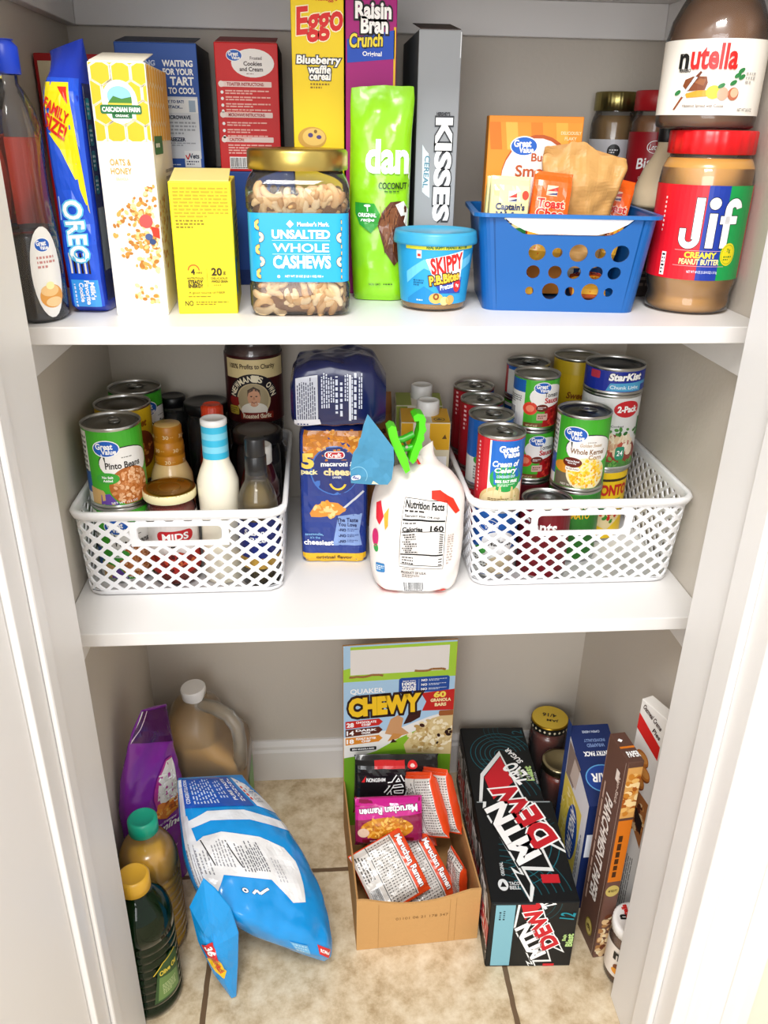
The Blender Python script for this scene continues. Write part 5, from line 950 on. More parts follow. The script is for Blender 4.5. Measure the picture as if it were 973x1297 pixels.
pts = [(.006, -.012), (.010, -.008), (.0135, .004), (.0165, .008), (.0155, .013), (.0185, .018), (.0175, .024), (.0205, .029), (.0185, .036), (.0195, .042), (.0165, .048), (.0095, .0495), (.0045, .046), (.0065, .04), (.0115, .0405), (.012, .03), (.009, .016), (.004, .002), (.002, -.008)]
mb.prism(pts, -.009, .009, GC, 'plastic'); mb.build('scalloped_jaw', t)
mb = MB(); mb.prism([(-.002, -.024), (.003, -.02), (.0, -.006), (-.006, .008), (-.012, .022), (-.0145, .034), (-.0195, .036), (-.024, .032), (-.022, .022), (-.016, .006), (-.009, -.010)], -.009, .009, '#5ee01a', 'plastic'); mb.build('plain_jaw', t)
mb = MB(); mb.tube([(-.014, 0, .014), (-.004, 0, .016), (.008, 0, .022)], .0042, '#2a9c14', 'plastic', 12); mb.tube([(-.009, 0, .004), (.0, 0, .004), (.007, 0, .006)], .0038, '#2fae16', 'plastic', 12); sb = mb.build('spring_bar', t)
mb = MB(); mb.tube([(-.002, -.0105, .010), (-.002, .0105, .010)], .0018, '#c9ccc4', 'metal', 10); mb.build('pin', sb)
t = thing('paper_packet', 'flat light blue torn packet leaning between the macaroni and the rice sack', 'packet', (-.0265, .068, M2+.168), R(6))
mb = MB(); out = [(-.026, .024), (-.0245, .004), (.003, -.0015), (.0235, -.0035), (.0285, .004), (.030, .030), (.0285, .049), (.012, .072), (-.004, .0935), (-.0085, .080), (-.0125, .064), (-.0145, .062), (-.0165, .052), (-.022, .044)]
def crumple(x, y): return .004*noise.noise(Vector((x*40, y*40, 2)))+.003*math.sin(x*90+y*30)-.35*(y-.04)*.2
cz = (.003, .035)
for k in range(len(out)):
    p, q = out[k], out[(k+1) % len(out)]; rings = [[(cz[0]+(p[0]-cz[0])*f, cz[1]+(p[1]-cz[1])*f) for f in (0, .35, .7, 1)], [(cz[0]+(q[0]-cz[0])*f, cz[1]+(q[1]-cz[1])*f) for f in (0, .35, .7, 1)]]
    for m_ in range(3):
        for off, fl in ((-.0006, 0), (.0006, 1)):
            P = [rings[0][m_], rings[0][m_+1], rings[1][m_+1], rings[1][m_]]; P = P[1:] if m_ == 0 else P
            P3 = [(x, crumple(x, y)+off, y) for x, y in P]; mb.face(P3[::-1] if fl else P3, '#4a8fb4', 'wax', True)
    mb.face([(p[0], crumple(*p)-.0006, p[1]), (q[0], crumple(*q)-.0006, q[1]), (q[0], crumple(*q)+.0006, q[1]), (p[0], crumple(*p)+.0006, p[1])], '#8fc0d8', 'wax')
a = Art(65); a.ring(-.017, .0125, .0125, .0135, '#7fbcd8', 1, 16, -.6, 2.2); a.rrect(-.0245, .0085, .012, .0065, .003, W_, 2); a.text('flex', -.0185, .0118, .009, .004, '#3a4a9a', 4, .02, -.3, .2); a.poly([(.002, .0), (.008, -.001), (.012, -.0022), (.004, .0045)], '#e8e0c4', 3)
a.emit(mb, lambda x, y, o: (x, crumple(x, y)-.0008-o, y), 'wax'); mb.build('packet', t)
def drink_carton(label, x, y, rz, top_col, col, seed):
    t = thing('drink_carton', label, 'carton', (x, y, M2+.0003), rz, 'cartons behind the rice sack'); w, d, h = .072, .068, .196
    mb = MB(); mb.box(0, 0, 0, w, d, h, col, 'paper', .0015); a = Art(seed); a.rect(0, .155, w, .041, top_col, .5); a.poly([(.018, .196), (.03, .196), (.052, .155), (.018, .155)], '#efe9da', 1); a.rect(.03, .155, .012, .041, '#e9e2d0', 1.4); a.rect(.04, .1, .028, .045, W_, 2); a.text('Facts', .05, .138, .016, .005, K_, 5, .03); a.fine(.042, .103, .024, .03, 6, '#5a5450', 3); a.rect(.042, .112, .012, .012, '#c84a5a', 4); a.fine(.006, .02, .06, .07, 10, '#a89a70', 3)
    a.poly([(.06, .172), (.0645, .179), (.067, .172)], '#6a4a14', 3); a.emit(mb, front(), 'paper', None, (.001, .001, w-.001, h-.001)); b = Art(seed+1); b.rect(.025, 0, .02, d, '#e6dfcf', 1); b.rect(0, 0, .024, d, top_col, .8); b.rect(.045, 0, .028, d, top_col, .8); b.ring(.056, .014, .007, .0082, '#3a3a34', 3, 18); b.poly([(.051, .012), (.061, .012), (.056, .019)], '#3a3a34', 3); b.emit(mb, top(h), 'paper', None, (.001, .001, w-.001, d-.001)); mb.build('carton_body', t)
    cap_part('cap', t, .0165, h+.0003, .021, '#eeeeec', ribs=48, cx=.041, cy=.043); return t
drink_carton('yellow and white drink carton with a white screw cap behind the rice sack', .027, .226, R(-4), '#e8b01c', '#ece3c4', 66)
drink_carton('green topped drink carton with a white cap rearmost behind the rice sack', .027, .306, R(-4), '#9aa848', '#e0dcc0', 68)
def soft_bag(name, label, cat, loc, rz, w, d, h, col, mat, art=None, seed=1, wr=.003, group=None, topc=.5):
    t = thing(name, label, cat, loc, rz, group)
    L = Loft([(0, V((0, 0, .0006)), V((w*.44, 0, 0)), V((0, -d*.4, 0)), 3), (.06, V((0, 0, h*.06)), V((w*.5, 0, 0)), V((0, -d*.5, 0)), 3), (.55, V((0, 0, h*.55)), V((w*.5, 0, 0)), V((0, -d*.48, 0)), 2.6), (.85, V((0, 0, h*.85)), V((w*.48, 0, 0)), V((0, -d*.2, 0)), 2.2), (1, V((0, 0, h)), V((w*.46, 0, 0)), V((0, -.002, 0)), 2)], wr, 35, seed)
    mb = MB(); L.mesh(mb, col, mat, 26, 30)
    if art: art.emit(mb, L.map(w, h), mat, (.006, .008), (.002, .002, w-.002, h-.002))
    mb.build('bag', t); return t
a = Art(70); a.rect(0, .08, .06, .1, '#9a6a3a', 1); a.text('Cocoa', .03, .16, .036, .009, '#4a2414', 5, .03); a.fine(.008, .12, .044, .03, 5, '#6a3a1c'); a.rect(.012, .1, .024, .018, '#dcd4cc', 3)
soft_bag('flour_bag', 'brown paper bag squeezed in behind the blue packs', 'bag', (-.007, .325, M2), R(4), .062, .09, .212, '#8a5a2e', 'wax', a, 5)

# ================================================================== FLOOR OF THE CLOSET
def frame(o, org, xd, zd):
    z = Vector(zd).normalized(); x = Vector(xd); x = (x-z*x.dot(z)).normalized(); y = z.cross(x)
    o.matrix_world = Matrix(((x.x, y.x, z.x, org[0]), (x.y, y.y, z.y, org[1]), (x.z, y.z, z.z, org[2]), (0, 0, 0, 1)))
# cloudy vinegar jug
t = thing('vinegar_jug', 'cloudy gallon jug of tan vinegar with a white cap and moulded handle', 'jug', (-.301, .322, .0004), R(0))
def sq(hw, z, r, cx=0, cy=0): return [(p[0]+cx, p[1]+cy, p[2]) for p in rsq(hw, z, r, 6)]
def sq2(hw, hd, z, r, cx=0, cy=0): return [(p[0]+cx, p[1]+cy, p[2]) for p in rsq(hw, z, r, 6, hd)]
mb = MB(); mb.grid([sq(.060, .0, .03), sq(.069, .004, .03), sq(.071, .012, .032), sq(.071, .150, .034), sq2(.069, .071, .172, .036, -.002), sq2(.056, .070, .192, .036, -.015, .001), sq2(.0475, .068, .215, .034, -.023, .002), sq2(.044, .060, .238, .034, -.025, .002), sq2(.036, .045, .258, .03, -.022, .0), sq(.024, .270, .0238, -.018), sq(.02, .276, .0198, -.018), sq(.02, .284, .0198, -.018)], '#e9e2cf', 'jug', True); mb.face(sq(.060, 0, .03)[::-1], '#e9e2cf', 'jug'); mb.build('jug_body', t)
mb = MB(); mb.grid([sq(.058, .003, .03), sq(.067, .006, .03), sq(.069, .014, .032), sq(.069, .150, .034), sq2(.067, .069, .171, .036, -.002), sq2(.054, .068, .191, .036, -.015, .001), sq2(.046, .066, .212, .034, -.023, .002)], '#c49338', 'cider', True); mb.face(sq2(.046, .066, .212, .034, -.023, .002), '#c49338', 'cider'); mb.face(sq(.058, .003, .03)[::-1], '#c49338', 'cider'); mb.build('vinegar', t)
mb = MB(); mb.tube([(-.012, -.010, .268), (.016, -.022, .269), (.042, -.036, .262), (.057, -.046, .244), (.0605, -.051, .218), (.060, -.052, .19), (.057, -.05, .162), (.05, -.046, .14)], [.012, .0125, .0125, .0125, .012, .012, .0125, .010], '#ece6d4', 'jug', 16); mb.build('handle', t)
mb = MB(); mb.tube([(-.018, 0, .2842), (-.020, -.002, .2855), (-.021, -.003, .299), (-.0212, -.0032, .3015)], [.0205, .0222, .0222, .0205], '#f0eeea', 'plastic', 40); mb.build('cap', t)
mb = MB(); mb.grid([[(.0715, y_, z_) for y_ in (-.04, -.03, 0, .03)] for z_ in (.03, .12)], '#5aa83a', 'label'); mb.build('label', t)
# jasmine rice bag
t = thing('rice_bag', 'purple jasmine rice bag leaning on the left wall with a folded top', 'rice', (-.371, .163, .0006), R(0)); V = Vector
L = Loft([(0, V((.004, -.002, 0)), V((.024, .036, 0)), V((.010, -.007, 0)), 3), (.08, V((.003, -.004, .03)), V((.033, .052, 0)), V((.011, -.008, 0)), 4), (.35, V((.0, -.006, .13)), V((.036, .056, -.004)), V((.012, -.008, 0)), 4), (.6, V((-.001, -.008, .225)), V((.034, .053, -.022)), V((.012, -.008, .002)), 3.4), (.8, V((.006, -.004, .31)), V((.025, .038, -.03)), V((.007, -.005, .002)), 2.6), (1, V((.018, -.004, .385)), V((.014, .022, -.012)), V((.002, -.002, 0)), 2)], .003, 30, 12)
mb = MB(); L.mesh(mb, '#7d2699', 'film', 40, 60); WW, HH = .1, .4; a = Art(80)
a.rect(0, .30, .13, .1, '#43124f', .5); a.line([(.028, .39), (.02, .30)], .005, '#d9d3de', 1); a.line([(.045, .395), (.034, .33), (.018, .28), (.006, .22)], .0022, '#e8d0e0', 1.4); a.rect(.012, .285, .012, .008, '#d8504a', 2); a.rect(0, .0, .004, .4, '#cfc6d2', 1)
a.poly([(.066, .16), (.06, .2), (.068, .235), (.085, .265), (.1, .27), (.1, .15), (.075, .145)], '#b0358a', 1); a.poly([(.066, .19), (.072, .235), (.086, .262), (.1, .266), (.1, .17), (.08, .17)], '#e3dfd8', 1.4); a.blobs(.086, .215, .016, .035, 60, .0042, ['#f1eee8', '#d8d4cc', '#c9c6bd', '#ffffff'], 1.8, .4); a.poly([(.06, .16), (.066, .187), (.08, .178), (.1, .185), (.1, .15), (.075, .143)], '#d97a2c', 1.7); a.blobs(.082, .166, .02, .014, 40, .0042, ['#e8902c', '#c8601c', '#f0b050', '#9a4a1c'], 2)
a.text('Jasmine', .068, .128, .058, .020, W_, 5, .03, -.25); a.text('Thai Fragrant', .072, .14, .034, .007, '#e9d9ee', 5, .02, -.25); a.text('Thai Fragrant Rice', .052, .098, .05, .007, '#e9d9ee', 5, .02, -.25); a.text('Long Grain Rice', .06, .075, .05, .007, '#e9d9ee', 5, .02, -.25)
a.emit(mb, lambda x, y, o: L.pt(2*max(0, x-.024)/WW*1.1-1, min(1, (y+.028)/HH), 1, o), 'film', (.006, .012), (.025, .004, .112, .37)); mb.build('bag', t)
# oil bottles
def oil_bottle(label, x, y, h, r, body, mat, capcol, liq, name='oil_bottle'):
    t = thing(name, label, 'bottle', (x, y, .0004)); pr = [(0, .001), (r*.86, .001), (r*.97, .005)]
    for i in range(9):
        z = .014+i*h*.062; pr += [(r, z), (r, z+h*.034), (r*.955, z+h*.042), (r*.955, z+h*.056)]
    z = .014+9*h*.062; pr += [(r, z), (r*.985, z+h*.07), (r*.90, z+h*.14), (r*.73, z+h*.20), (r*.5, z+h*.245), (r*.42, z+h*.258), (r*.42, h-.018)]
    lathe_part('bottle_shell', t, pr, '#ffffff', mat, 56); lathe_part('oil', t, [(0, .003)]+[(max(.001, q*.95), zz+.001) for q, zz in pr[2:-3]]+[(0, z+h*.2)], '#d8a412', liq, 56)
    cap_part('cap', t, r*.47, h-.026, .026, capcol, ribs=40, dome=.003); return t
t = oil_bottle('clear ribbed bottle of golden oil with a teal green cap', -.3655, .057, .262, .0465, 0, 'clear', '#16a384', 'liquid')
t = oil_bottle('dark green oil bottle with a yellow cap at the front left', -.3615, -.0380, .252, .0475, 0, 'green', '#d9a834', 'green')
a = Art(81); a.poly([(.0, .0), (.05, .0), (.05, .075), (.035, .085), (.012, .07)], '#2c4f26', .2); a.poly([(.006, .004), (.045, .004), (.045, .04), (.012, .05)], '#6a8a4a', 1); a.text('Olive Oil', .028, .058, .03, .009, '#e6cf4a', 5, .03); a.fine(.015, .012, .024, .022, 6, '#c9d3a0', 3); a.line([(.004, .06), (.02, .076), (.045, .082)], .0018, '#e0c23a', 3)
mb = MB(); a.emit(mb, cyl(.0477, .35, 0, 0, .035), 'label', (.006, None)); mb.build('label', t)
# big blue and white bag slumped on the tiles
t = thing('blue_bag', 'large blue and white food bag slumped on the tiles with a drooping corner', 'bag', (0, 0, 0)); V = Vector
L = Loft([(0, V((-.283, .196, .207)), V((.050, .018, -.016)), V((0, -.003, .004)), 2), (.07, V((-.279, .184, .205)), V((.054, .017, -.016)), V((.003, -.012, .014)), 2.2), (.27, V((-.244, .122, .178)), V((.079, .015, -.018)), V((.012, -.032, .038)), 2.3), (.55, V((-.206, .055, .132)), V((.097, .02, -.044)), V((.018, -.036, .040)), 2.4), (.80, V((-.178, .002, .092)), V((.089, .012, -.050)), V((.016, -.032, .032)), 2.4), (.95, V((-.150, -.012, .055)), V((.062, .0, -.030)), V((.012, -.022, .018)), 2.3), (1, V((-.140, -.014, .042)), V((.044, -.004, -.022)), V((.004, -.01, .008)), 2)], .006, 24, 15)
mb = MB(); L.mesh(mb, '#0f93e0', 'film', 60, 70); WW, HH = .19, .33; a = Art(82)
a.rect(0, .285, .19, .045, '#1a84d4', .3); a.poly([(.01, .318), (.14, .322), (.15, .262), (.01, .262)], '#1c55b8', 1); a.text('CONGRATULATIONS', .0185, .291, .044, .008, '#dfe9fb', 5, .03, PI/2); a.fine_v(.03, .268, .055, .046, 8, '#c3d6f4', 3, .45); a.fine_v(.09, .276, .02, .036, 3, '#c3d6f4', 3, .45); a.text('PURE TASTE', .12, .292, .04, .008, '#eef4ff', 5, .03, PI/2); a.fine_v(.131, .27, .010, .044, 2, '#eef4ff', 3, .6)
a.poly([(.0, .315), (.01, .318), (.01, .25), (.0, .25)], '#e9ebf2', 1.1); a.poly([(.15, .318), (.175, .3), (.19, .27), (.19, .25), (.155, .262)], '#eceef4', 1.1); a.fine_v(.155, .272, .006, .034, 1, '#d23a3a', 3, .8); a.fine_v(.164, .268, .016, .03, 4, '#9aa0b0', 3)
a.poly([(.0, .222), (.05, .240), (.12, .240), (.19, .222), (.19, .236), (.12, .256), (.05, .256), (.0, .236)], '#e6eaf0', 1.5)
a.poly([(.004, .19), (.03, .212), (.06, .22), (.12, .212), (.15, .196), (.158, .176), (.148, .112), (.128, .108), (.105, .142), (.04, .142), (.02, .1), (.0, .09)], '#e9e9ea', 1.2)
a.poly([(.0, .25), (.012, .25), (.02, .19), (.02, .1), (.0, .06)], '#e4e6ec', 1.15); a.fine_v(.002, .1, .012, .1, 4, '#9a9aa4', 3, .35)
for x in (.03, .066): a.line([(x-.006, .205), (x+.004, .158)], .0018, K_, 3)
a.fine_v(.012, .14, .02, .05, 4, '#8a8a90', 3, .35); a.fine_v(.036, .158, .028, .05, 6, '#8a8a90', 3, .35); a.fine_v(.071, .152, .018, .05, 4, '#6a6a72', 3, .4); a.fine_v(.088, .155, .022, .05, 6, '#6a6a72', 3, .5); a.fine_v(.118, .14, .014, .04, 3, '#b0b0b8', 3, .3)
a.poly([(.148, .018), (.176, .012), (.178, .034), (.148, .04)], '#d0262c', 2); a.text('ROMeal', .163, .026, .022, .008, W_, 5, .03, -.15); a.rect(.09, .01, .035, .022, '#6ab4e4', 1.5); a.fine(.092, .012, .03, .018, 3, '#a9d3f0', 2)
a.ring(.062, .118, .0, .005, '#123a6a', 2, 14); a.ring(.062, .118, .002, .0042, W_, 3, 14); a.line([(.072, .114), (.078, .121), (.082, .115), (.09, .122), (.096, .126)], .005, '#123a6a', 2); a.line([(.072, .114), (.078, .121), (.082, .115), (.09, .122), (.096, .126)], .0036, W_, 3)
a.emit(mb, lambda x, y, o: L.pt(2*x/WW-1, 1-y/HH, 1, o), 'film', (.006, .007), (.002, .004, .188, .326)); mb.build('bag_body', t)
mb = MB(); P3 = [(-.268, -.026, .222), (-.290, -.034, .176), (-.281, -.046, .118), (-.262, -.056, .060), (-.2385, -.058, .0035), (-.232, -.056, .0035), (-.226, -.052, .070), (-.222, -.046, .130), (-.232, -.036, .172), (-.252, -.03, .205)]
cen = Vector((-.256, -.062, .125))
def fold(p, f): return p+Vector((0, -.006*f*(1.6-f)+.010*f*noise.noise(Vector((p.x*42, 1.5, p.z*30)))+.004*f*noise.noise(Vector((p.x*110, 4, p.z*80))), 0))
FR = (0, .2, .4, .6, .8, 1)
for k in range(len(P3)):
    p, q = Vector(P3[k]), Vector(P3[(k+1) % len(P3)])
    for m_ in range(4):
        pa_, pb_ = p.lerp(q, m_/4), p.lerp(q, (m_+1)/4)
        for f0, f1 in zip(FR, FR[1:]):
            Q = [fold(pa_.lerp(cen, f0), f0), fold(pb_.lerp(cen, f0), f0), fold(pb_.lerp(cen, f1), f1), fold(pa_.lerp(cen, f1), f1)]
            if f1 == 1: Q = Q[:3]
            mb.face([tuple(v) for v in Q], '#1197e2', 'film', True); mb.face([tuple(v+Vector((.0008, .0015+.010*(f0 if v is Q[0] or v is Q[1] else f1), 0))) for v in Q][::-1], '#1197e2', 'film', True)
        mb.face([tuple(pa_), tuple(pa_+Vector((.0008, .0015, 0))), tuple(pb_+Vector((.0008, .0015, 0))), tuple(pb_)], '#1197e2', 'film')
a = Art(83); a.poly([(.0, .075), (.018, .088), (.026, .055), (.012, .045)], '#d8262c', 2); a.text('36', .0135, .072, .014, .012, W_, 5, .04, -1.1); a.poly([(.006, .05), (.026, .058), (.034, .025), (.03, .012), (.018, .028)], '#f0c41c', 2.2); a.text('SUPER', .021, .047, .018, .006, '#d8262c', 5, .03, -1.1); a.text('SIZE', .025, .033, .016, .006, '#d8262c', 5, .03, -1.1)
def tailmap(x, y, o):
    p = Vector((-.275+x, 0, .045+y)); best = None
    for k in range(len(P3)):
        A_, B_ = Vector(P3[k]), Vector(P3[(k+1) % len(P3)]); d0 = (B_.x-A_.x)*(cen.z-A_.z)-(B_.z-A_.z)*(cen.x-A_.x)
        w1 = ((B_.x-A_.x)*(p.z-A_.z)-(B_.z-A_.z)*(p.x-A_.x))/d0; w2 = ((cen.x-B_.x)*(p.z-B_.z)-(cen.z-B_.z)*(p.x-B_.x))/d0; w3 = 1-w1-w2
        if min(w1, w2, w3) >= -.02:
            g = fold(Vector((p.x, w1*cen.y+w2*A_.y+w3*B_.y, p.z)), max(0, w1)); return (g.x, g.y-.0012-2*o, g.z)
    return (p.x, -.058-o, p.z)
a.emit(mb, tailmap, 'film', (.004, .004)); mb.build('drooping_corner', t)
# granola bar display box with instant noodle packs
t = thing('display_box', 'open granola bar display box with a tall printed back panel holding noodles', 'box', (-.045, .012, .0004), R(2.7)); w_, d_, hs = .199, .262, .113; KB = '#b98c58'
def scoop(x): return .113-.018*math.sin(PI*min(1, max(0, (x-.012)/(w_-.03))))
mb = MB(); mb.box(0, 0, 0, w_, d_, .003, KB, 'card', .0006); mb.box(0, .003, .002, .0028, d_, hs, KB, 'card', .0006); mb.box(w_-.0028, .003, .002, w_, d_, hs, KB, 'card', .0006)
fp = [(0, 0), (w_, 0)]+[(w_-w_*i/24, scoop(w_-w_*i/24)) for i in range(25)]; mb.prism(fp, -.0005, .003, '#c79a62', 'card')
a = Art(84); a.text('01101 06 21 178 347', .105, .064, .085, .0055, '#7a5a34', 1, -.005); a.line([(.035, .001), (.035, .1)], .0006, '#a87e4a', 1); a.line([(.15, .001), (.15, .098)], .0006, '#a87e4a', 1); a.line([(.16, .001), (.16, .1)], .0006, '#a87e4a', 1); a.emit(mb, front(0, 0, -.0005), 'card'); mb.build('tray', t)
PH = .412; mb = MB(); mb.box(0, d_-.0035, 0, w_, d_-.0005, PH, KB, 'card', .0006); a = Art(85)
a.rect(0, 0, w_, PH, '#a9cdea', .3); a.poly([(0, .336), (w_, .336), (w_, PH-.004), (0, PH-.004)], '#a5cf3c', .6); a.poly([(0, .362), (.013, .365), (.013, PH), (0, PH)], '#a9cdea', .8); a.rect(.013, .35, .172, .052, '#e6e2de', 1)
rr = random.Random(4)
for x0, x1, y in ((.011, .07, .347), (.125, .18, .352)):
    pts = [(x0+(x1-x0)*k/9, y+rr.uniform(-.002, .002)) for k in range(10)]; a.line(pts, .0045, '#9a6a3a', 2)
a.text('QUAKER.', .043, .3145, .06, .012, W_, 5, .02); a.rrect(.098, .305, .09, .033, .005, '#1d4a9c', 1.4); a.text('MADE WITH', .116, .331, .022, .003, W_, 5); a.text('100%', .116, .325, .024, .006, W_, 5, .05); a.text('WHOLE', .116, .318, .024, .005, W_, 5, .05); a.text('GRAINS', .116, .3125, .024, .0045, W_, 5, .05); a.rect(.133, .308, .0006, .026, '#9fb8e0', 3)
for i in range(3): a.text('NO', .143, .331-i*.0095, .01, .0045, W_, 5, .04); a.fine(.151, .3285-i*.0095, .032, .005, 2, '#d6e2f6', 4)
a.text('CHEWY', .073, .282, .122, .035, '#f5c822', 5, .07, .03, 0, '#2a1410', .11); a.poly([(.138, .303), (w_, .308), (w_, .262), (.141, .264), (.148, .284)], '#c3221f', 1.6); a.text('60', .172, .298, .02, .0115, '#f7dc5a', 5, .05); a.text('GRANOLA', .174, .286, .036, .0065, '#f7e6b0', 5, .05); a.text('BARS', .174, .276, .02, .0065, '#f7e6b0', 5, .05)
a.poly([(.0, .215), (.05, .222), (.1, .228), (.13, .24), (.155, .25), (w_, .262), (w_, 0), (0, 0)], '#e9e8e4', 1); a.poly([(.0, .16), (.06, .18), (.1, .205), (.14, .225), (w_, .245), (w_, 0), (0, 0)], '#86b82a', 1.3); a.poly([(.0, 0), (w_, 0), (w_, .17), (.1, .18), (.0, .168)], '#6fa524', 1.4)
for y, c, n_, s_ in ((.234, '#c8261f', '28', 'CHOCOLATE CHIP'), (.216, '#5a2414', '14', 'DARK CHOCOLATE CHUNK'), (.197, '#d98a2c', '18', 'PEANUT BUTTER CHIP')):
    a.poly([(.004, y), (.064, y+.0045), (.071, y+.012), (.064, y+.0195), (.004, y+.0165)], c, 2.2); a.text(n_, .0125, y+.0085, .012, .009, W_, 5, .04); a.text(s_.split()[0] if n_ != '18' else 'PEANUT BUTTER', .041, y+.0135, .036, .0045, W_, 5, .04); a.text('CHIP' if n_ != '14' else 'CHUNK', .041, y+.0075, .016, .0045, W_, 5, .04)
a.rrect(.012, .183, .048, .008, .002, '#141414', 2.2); a.text('MINI GRANOLA BARS', .036, .187, .04, .0035, W_, 5, .03)
a.poly([(.075, .218), (.085, .25), (.098, .258), (.108, .25), (.105, .23), (.12, .215), (.1, .21)], '#c9986a', 1.8); a.poly([(.108, .236), (.118, .262), (.14, .266), (.138, .25), (.122, .24)], '#3a1a14', 1.9); a.poly([(.08, .2), (.1, .205), (.108, .214), (.09, .218)], '#c98c4a', 2); a.poly([(.085, .196), (.098, .197), (.09, .205)], '#3a1a14', 2.2); a.rrect(.172, .25, .027, .012, .003, '#9a5a2c', 2)
a.poly([(.11, .19), (.125, .214), (.16, .246), (w_, .256), (w_, .16), (.115, .17)], '#d6c08c', 1.7); a.blobs(.162, .207, .045, .036, 120, .0055, ['#e6d6a8', '#cdb47c', '#f0e4c4', '#b9985c'], 2, .6); a.blobs(.162, .207, .04, .03, 8, .005, ['#3a1a14', '#2a120c'], 3.4)
a.emit(mb, front(0, 0, d_-.0035), 'paper', None, (.001, .001, w_-.001, PH-.001)); mb.build('back_panel', t)
NG = 'noodle packs in the display box'
def pack(label, org, xd, zd, w, h, d, col, art, seed=1): t = cracker_pack('noodle_pack', label, 0, 0, 0, w, h, d, col, art, group=NG, cat='instant noodles'); frame(t, org, xd, zd); return t
a = Art(86); a.rect(0, 0, .14, .115, '#17171a', .3); a.rect(.035, .097, .055, .012, '#c8262a', 1); a.ell(.104, .102, .009, .0065, '#d8262a', 1); a.ell(.104, .102, .004, .003, '#f0c8c0', 2); a.text('NONGSHIM', .038, .077, .034, .007, W_, 5, .03); a.poly([(.012, .072), (.02, .084), (.018, .072)], '#d8262a', 2); a.rect(0, 0, .14, .042, '#a81c24', 1)
for k, L_, c in ((.008, 2, W_), (.0045, 3, K_)):
    a.line([(.06, .068), (.10, .072)], k, c, L_); a.line([(.078, .084), (.064, .060), (.056, .05)], k, c, L_); a.line([(.080, .084), (.092, .062)], k, c, L_); a.line([(.068, .058), (.092, .06), (.09, .048), (.070, .048), (.068, .058)], k, c, L_); a.line([(.056, .040), (.105, .044)], k, c, L_)
a.fine(.1, .03, .03, .024, 3, '#c9a23a', 2)
pack('black and red spicy noodle pack against the printed back panel', (.034, .226, .078), (1, .04, .2), (.03, .22, 1), .152, .115, .034, '#17171a', a)
a = Art(87); a.rect(0, 0, .122, .085, '#8a1a4a', .3); a.poly([(0, .052), (.122, .06), (.122, .085), (0, .085)], '#c8208a', 1); a.text('Maruchan Ramen', .058, .0685, .10, .011, W_, 5, .03, PI+.05, 0, '#3a0a2a', .04); a.ell(.055, .036, .046, .02, '#c8821c', 1.4); a.blobs(.055, .036, .042, .018, 90, .0055, ['#e0a23a', '#c8781c', '#f0bc5a', '#b06a1c'], 2, .4); a.ell(.014, .03, .01, .008, '#d9b8a0', 3.4); a.rect(.012, .012, .09, .006, '#6a1020', 2); a.text('SHRIMP FLAVOR', .05, .0145, .05, .003, '#f0c8d0', 5)
pack('magenta noodle pack printed upside down in front of the black one', (.017, .150, .083), (1, .03, .12), (.0, .34, 1), .118, .085, .03, '#a81c6a', a)
def orange_back(seed):
    a = Art(seed); a.rect(0, 0, .1, .11, '#dcd8d2', .3); a.rect(.079, 0, .021, .11, '#e2481c', 1); a.text('Maruchan Ramen', .0895, .055, .088, .010, W_, 5, .03, -PI/2, 0, '#5a1208', .05)
    for i in range(7): a.fine(.034+i*.006, .006, .0045, .098, 22, '#55504c', 3, .35, True)
    a.line([(.031, .004), (.031, .106)], .0012, K_, 3); a.line([(.076, .004), (.076, .106)], .0012, K_, 3); a.bars(.006, .012, .016, .03); a.fine_v(.006, .055, .02, .045, 4, '#55504c', 3); a.rect(0, 0, .1, .004, '#e2481c', 1.2); a.rect(0, .106, .1, .004, '#e2481c', 1.2); return a
F1x, F1z = (.90, .365, .247), (-.43, .71, .55)
pack('white backed orange edged noodle pack leaning at the front left of the display box', (.036, .051, .052), F1x, F1z, .1, .108, .024, '#e2481c', orange_back(88))
pack('white backed orange edged noodle pack overlapped by its left neighbour at the front', (.086, .071, .018), F1x, F1z, .1, .108, .024, '#e2481c', orange_back(89))
pack('orange noodle pack on edge leaning beside the magenta pack', (.1, .152, .090), (.562, -.59, .515), (-.245, .49, .83), .068, .115, .023, '#e2481c', orange_back(90))
pack('orange noodle pack on edge nearest the right wall of the display box', (.1245, .163, .089), (.562, -.59, .515), (-.2, .42, .88), .062, .115, .02, '#e2481c', orange_back(91))
pack('silver and orange noodle pack standing low along the right wall of the display box', (.1305, .090, .005), (.25, -.96, 0), (-.02, .12, 1), .055, .095, .015, '#d8451c', orange_back(94))
pack('noodle pack lying flat at the bottom back of the display box', (.04, .165, .0225), (1, 0, 0), (0, 1, 0), .12, .085, .03, '#c8441c', orange_back(92))
pack('second noodle pack lying flat on the one at the bottom', (.045, .160, .0605), (1, 0, 0), (0, 1, 0), .12, .09, .03, '#b83a1c', orange_back(93))
